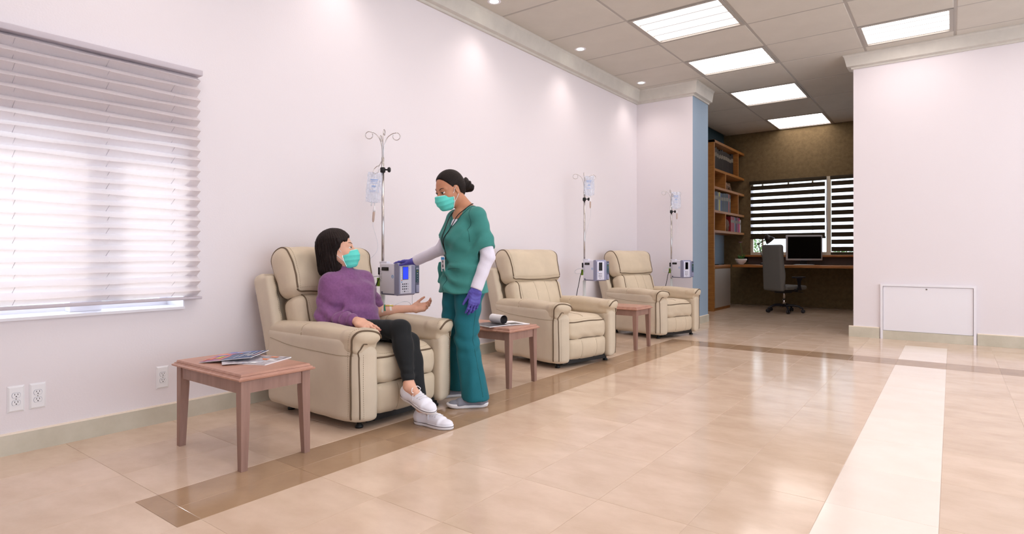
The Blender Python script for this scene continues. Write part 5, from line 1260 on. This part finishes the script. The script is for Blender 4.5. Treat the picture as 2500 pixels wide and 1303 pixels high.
# undershirt
Us = Field(); Us.u(cap(sR, eR, .056, .048), .03).u(cap(eR, wR_ + (eR - wR_) * .08, .046, .042), .02).u(cap(sL, eL, .056, .050), .03).u(cap(eL, wL_ + (eL - wL_) * .06, .048, .043), .02).u(ecap(ctr(0, 0, 1.0), ctr(-.005, 0, 1.30), (.12, .09), (.13, .085), lf), .03).u(ell(ctr(.066, 0, 1.255), (.045, .034, .045), frame(lf, (0, 0, 1))), .03)
for w_, e_ in ((wR_, eR), (wL_, eL)):
    d = (w_ - e_) / np.linalg.norm(w_ - e_); Us.sub(cutend(w_ - d * .002, d, .10, .06), .002); Us.disp(fold((w_ + e_) / 2, .10, d + .5 * np.cross(d, fc), 70, .0016)); Us.disp(fold(e_, .07, d + .6 * np.cross(d, fc), 120, .0022))
us = Us.build('undershirt', .005, 'undershirt', pn, 'white long-sleeved undershirt')
# gloves
handN = hand_field(1, [(.10, .14, .08), (.14, .2, .12), (.18, .26, .15), (.22, .3, .2)], spread=.03, thumb=(.8, .5, -.25))
dR = W(953, 640, 4.72) - wR_; RN = frame(dR, (.05, .05, 1))
g1 = Field().u(placed(handN, RN, wR_, 1.06), .01).u(cap(wR_ - dR / np.linalg.norm(dR) * .035, wR_, .031, .031), .012); d = dR / np.linalg.norm(dR); g1.inter(half(wR_ - d * .032, -d), .002); g1.disp(lambda x, y, z: .0007 * np.sin(x * 260 + 4 * np.sin(y * 90)) ); g1.build('glove', .0036, 'glove', pn, 'purple glove resting on the pump')
handM = hand_field(-1, [(.28, .35, .2), (.34, .4, .25), (.38, .45, .25), (.42, .5, .3)], spread=.02, thumb=(.85, .42, -.3), tcurl=.15)
dL = np.array([fc[0] * .18, fc[1] * .18, -1.0]); RM = frame(dL, lf + fc * .15)
d = dL / np.linalg.norm(dL); g2 = Field().u(placed(handM, RM, wL_, 1.08), .01).u(cap(wL_ - d * .035, wL_, .031, .032), .012).inter(half(wL_ - d * .032, -d), .002); g2.disp(lambda x, y, z: .0007 * np.sin(z * 260 + 4 * np.sin(x * 90))); g2.build('glove', .0036, 'glove', pn, 'purple glove hanging at her side')
# scrub trousers
Tr = Field(); Tr.u(ecap(ctr(0, 0, .93), ctr(0, 0, .82), (.155, .110), (.175, .120), lf), .03)
for hp, kn, an in ((hR_, kR, aR_), (hL_, kL, aL_)):
    Tr.u(cap(hp + np.array([0, 0, -.06]), kn, .108, .080), .03).u(cap(kn, an + np.array([0, 0, -.03]), .080, .096), .03)
Tr.u(ell(ctr(-.045, 0, .83), (.15, .095, .11), frame(lf, (0, 0, 1))), .05)
Tr.inter(half((0, 0, .055), (0, 0, -1)), .003)
Tr.disp(fold(kL + np.array([0, 0, .10]), .16, (.2, .1, 1), 55, .007)).disp(fold(kL + np.array([.03, 0, -.02]), .12, (.4, -.3, 1), 80, .006)).disp(fold(aL_ + np.array([0, 0, .15]), .2, (1, .5, .1), 70, .004)).disp(fold(kR, .2, (.2, .1, 1), 50, .006)).disp(fold(ctr(.1, .03, .78), .13, (.5, .3, 1), 60, .005)).disp(lambda x, y, z: .002 * wob(16)(x, y, z))
tr = Tr.build('scrub_trousers', .0068, 'scrub_pant', pn, 'teal scrub trousers')
MB().tube([tuple(p) for p in Tr.snap(smooth_path([ctr(.02, .21, .76), ctr(.02, .20, .6), kL + lf * .1, kL * .5 + aL_ * .5 + lf * .1, aL_ + lf * .11 + np.array([0, 0, .0])], 6), .0005)], .0014, 5).build('side_seam', 'scrub_seam', tr)
# scrub tunic
Tn = Field(); Tn.u(ecap(ctr(.0, 0, .79), ctr(0, 0, .98), (.222, .162), (.182, .134), lf, .2), .03).u(ecap(ctr(0, 0, .98), ctr(0, 0, 1.17), (.180, .132), (.182, .132), lf), .05).u(ecap(ctr(0, 0, 1.17), ctr(-.015, 0, 1.33), (.182, .130), (.145, .085), lf), .05)
for l_ in (-.065, .065): Tn.u(ell(ctr(.075, l_, 1.19), (.075, .06, .075), frame(lf, (0, 0, 1))), .05)
Tn.u(cap(ctr(-.025, -.13, 1.345), ctr(-.025, .13, 1.345), .052, .052), .05).u(cap(ctr(-.03, -.05, 1.37), ctr(-.03, .05, 1.37), .045, .045), .05)
for s_, e_, tt in ((sR, eR, .62), (sL, eL, .78)):
    Tn.u(cap(s_, s_ + (e_ - s_) * tt, .060, .068), .05); d = (e_ - s_) / np.linalg.norm(e_ - s_); Tn.sub(cutend(s_ + d * (tt * np.linalg.norm(e_ - s_) + .005), d, .055, .055), .003)
Tn.inter(half((0, 0, .785), (0, 0, -1)), .003)
# V neck
vR = frame(lf, (0, 0, 1))
for sg in (-1, 1):
    n_ = np.cross(np.array([0, 0, 1]) * 1.0 + lf * sg * .52, fc); 
vp = ctr(.10, 0, 1.275)
def vneck(x, y, z):
    l = (x - vp[0]) * lf[0] + (y - vp[1]) * lf[1]; f = (x - vp[0]) * fc[0] + (y - vp[1]) * fc[1]; dz = z - vp[2]
    front = np.maximum(np.abs(l) * .88 - dz * .47, -(f + .13)); r = np.sqrt((l * .85) ** 2 + (f + .125) ** 2) - .068; back = np.maximum(r, 1.385 - z)
    return np.minimum(front, back)
Tn.sub((vneck, vp - np.array([.35, .35, .05]), vp + np.array([.35, .35, .3])), .004)
Tn.disp(fold(ctr(.10, .05, 1.06), .15, lf * .5 + np.array([0, 0, 1]), 55, .010)).disp(fold(ctr(.10, -.06, .95), .14, np.array([0, 0, 1]) - lf * .6, 60, .009)).disp(fold(ctr(.05, .14, 1.14), .13, lf + np.array([0, 0, -.7]), 60, .010)).disp(fold(ctr(.12, .02, .84), .14, lf * .4 + np.array([0, 0, 1]), 70, .009)).disp(fold(s_ + (e_ - s_) * .5, .12, np.array([0, 0, 1]) + fc * .5, 70, .006)).disp(lambda x, y, z: .0022 * wob(17)(x, y, z))
tn = Tn.build('scrub_tunic', .0062, 'scrub', pn, 'teal V-neck scrub tunic with pockets')
sn = lambda pts, off=.001, n=6: [tuple(p) for p in Tn.snap(smooth_path(pts, n), off)]
MB().tube(sn([ctr(.13, .0, 1.255), ctr(.11, .04, 1.31), ctr(.06, .085, 1.375), ctr(-.03, .10, 1.405)]), .0025, 6).tube(sn([ctr(.13, .0, 1.255), ctr(.11, -.04, 1.31), ctr(.06, -.085, 1.375), ctr(-.03, -.10, 1.405)]), .0025, 6).build('neck_band', 'scrub_seam', tn)
for l0, l1, z in ((-.16, -.02, .955), (.015, .15, .955)):
    MB().tube(sn([ctr(.15, l0, z), ctr(.15, (l0 + l1) / 2, z), ctr(.15, l1, z)]), .0028, 6).build('pocket_edge', 'scrub_seam', tn)
MB().tube(sn([ctr(.15, -.02, .955), ctr(.15, -.015, .88), ctr(.15, -.015, .795)]), .0018, 6).build('pocket_seam', 'scrub_seam', tn)
MB().tube(sn([ctr(-.01, .13, 1.36), ctr(.03, .16, 1.31), ctr(.06, .15, 1.22), ctr(.05, .16, 1.15)]), .002, 6).build('sleeve_seam', 'scrub_seam', tn)
Pk = Field().u(rb(ctr(.075, -.150, .93), (.045, .014, .08), .012, frame(fc * .8 - lf * .6, (0, 0, 1))), .01).disp(lambda x, y, z: .004 * np.sin(z * 60 + x * 40)); Pk.build('side_pocket', .006, 'scrub', tn)
# lanyard and badge
bp = W(1078, 632, 4.02)
cpt = Tn.snap([ctr(.17, -.035, 1.10)], .012)[0]; bz = cpt + np.array([0, 0, -.035])
lanyard = lambda sg: [nb - fc * .062 + np.array([0, 0, .055]), nb - fc * .045 + lf * sg * .045 + np.array([0, 0, .055]), nb + lf * sg * .066 + np.array([0, 0, .035]), nb + fc * .05 + lf * sg * .066 + np.array([0, 0, .0]), ctr(.085, sg * .05, 1.335)]
for sg in (-1, 1):
    up_ = list(B.snap(lanyard(sg)[:3], .004)) + lanyard(sg)[3:]; dn = [tuple(p) for p in Tn.snap([ctr(.14, -.012 + sg * .03, 1.25), ctr(.16, -.025 + sg * .016, 1.17)], .008)]
    MB().tube(smooth_path([tuple(p) for p in up_] + dn + [tuple(cpt)], 6), .0034, 6).build('lanyard_cord', 'black', pn)
MB().tube(smooth_path([tuple(cpt), tuple(cpt + lf * .02 + np.array([0, 0, -.03])), tuple(cpt + lf * .03 + fc * .01 + np.array([0, 0, -.07])), tuple(cpt + lf * .005 + np.array([0, 0, -.055]))], 6), .0028, 6).build('lanyard_loop', 'black', pn)
MB().lathe([(.006, -.03), (.007, -.01), (.004, .0)], tuple(cpt + np.array([0, 0, -.02])), 10).build('badge_clip', 'steel', pn)
f_ = frame(lf + fc * .1, np.array([0, 0, 1.0]) + lf * .22 + fc * .05); Mb = Matrix([list(f_[i]) for i in range(3)]).to_4x4(); Mb.translation = Vector(cpt + np.array([0, 0, -.105]) + fc * .012)
bd = MB().rbox((0, 0, 0), (.030, .0012, .054), .001, 0, Mb).build('badge', 'mag_white', pn, 'white name badge with blue top')
# badge local y points away from or towards the viewer: print on both faces
for sy in (-1, 1):
    y0 = sy * .0016
    MB().cbox((0, y0, .040), (.028, .0004, .009), 0, Mb).build('badge_band', 'blue_mark', bd); MB().cbox((0, y0, -.002), (.009, .0004, .022), 0, Mb).build('badge_picture', 'print_black', bd); MB().cbox((0, y0 * 1.2, .004), (.004, .0004, .008), 0, Mb).build('badge_face', 'mag_white', bd)
    MB().cbox((0, y0, -.040), (.010, .0004, .004), 0, Mb).cbox((.0, y0, .024), (.014, .0004, .002), 0, Mb).build('badge_text', 'print_black', bd)
# shoes
for an, yaw_, lab in ((aL_, fc - lf * .55, 'grey knit shoe beside the recliner'), (aR_, fc * .9 - lf * .3, 'grey knit shoe behind the recliner')):
    Rz = frame(yaw_, (0, 0, 1)); make_shoe('knit_shoe', pn, Rz, np.array([an[0], an[1], .001]) - Rz[:, 0] * .085, 1.0, True, lab)
fin(pn, PN)
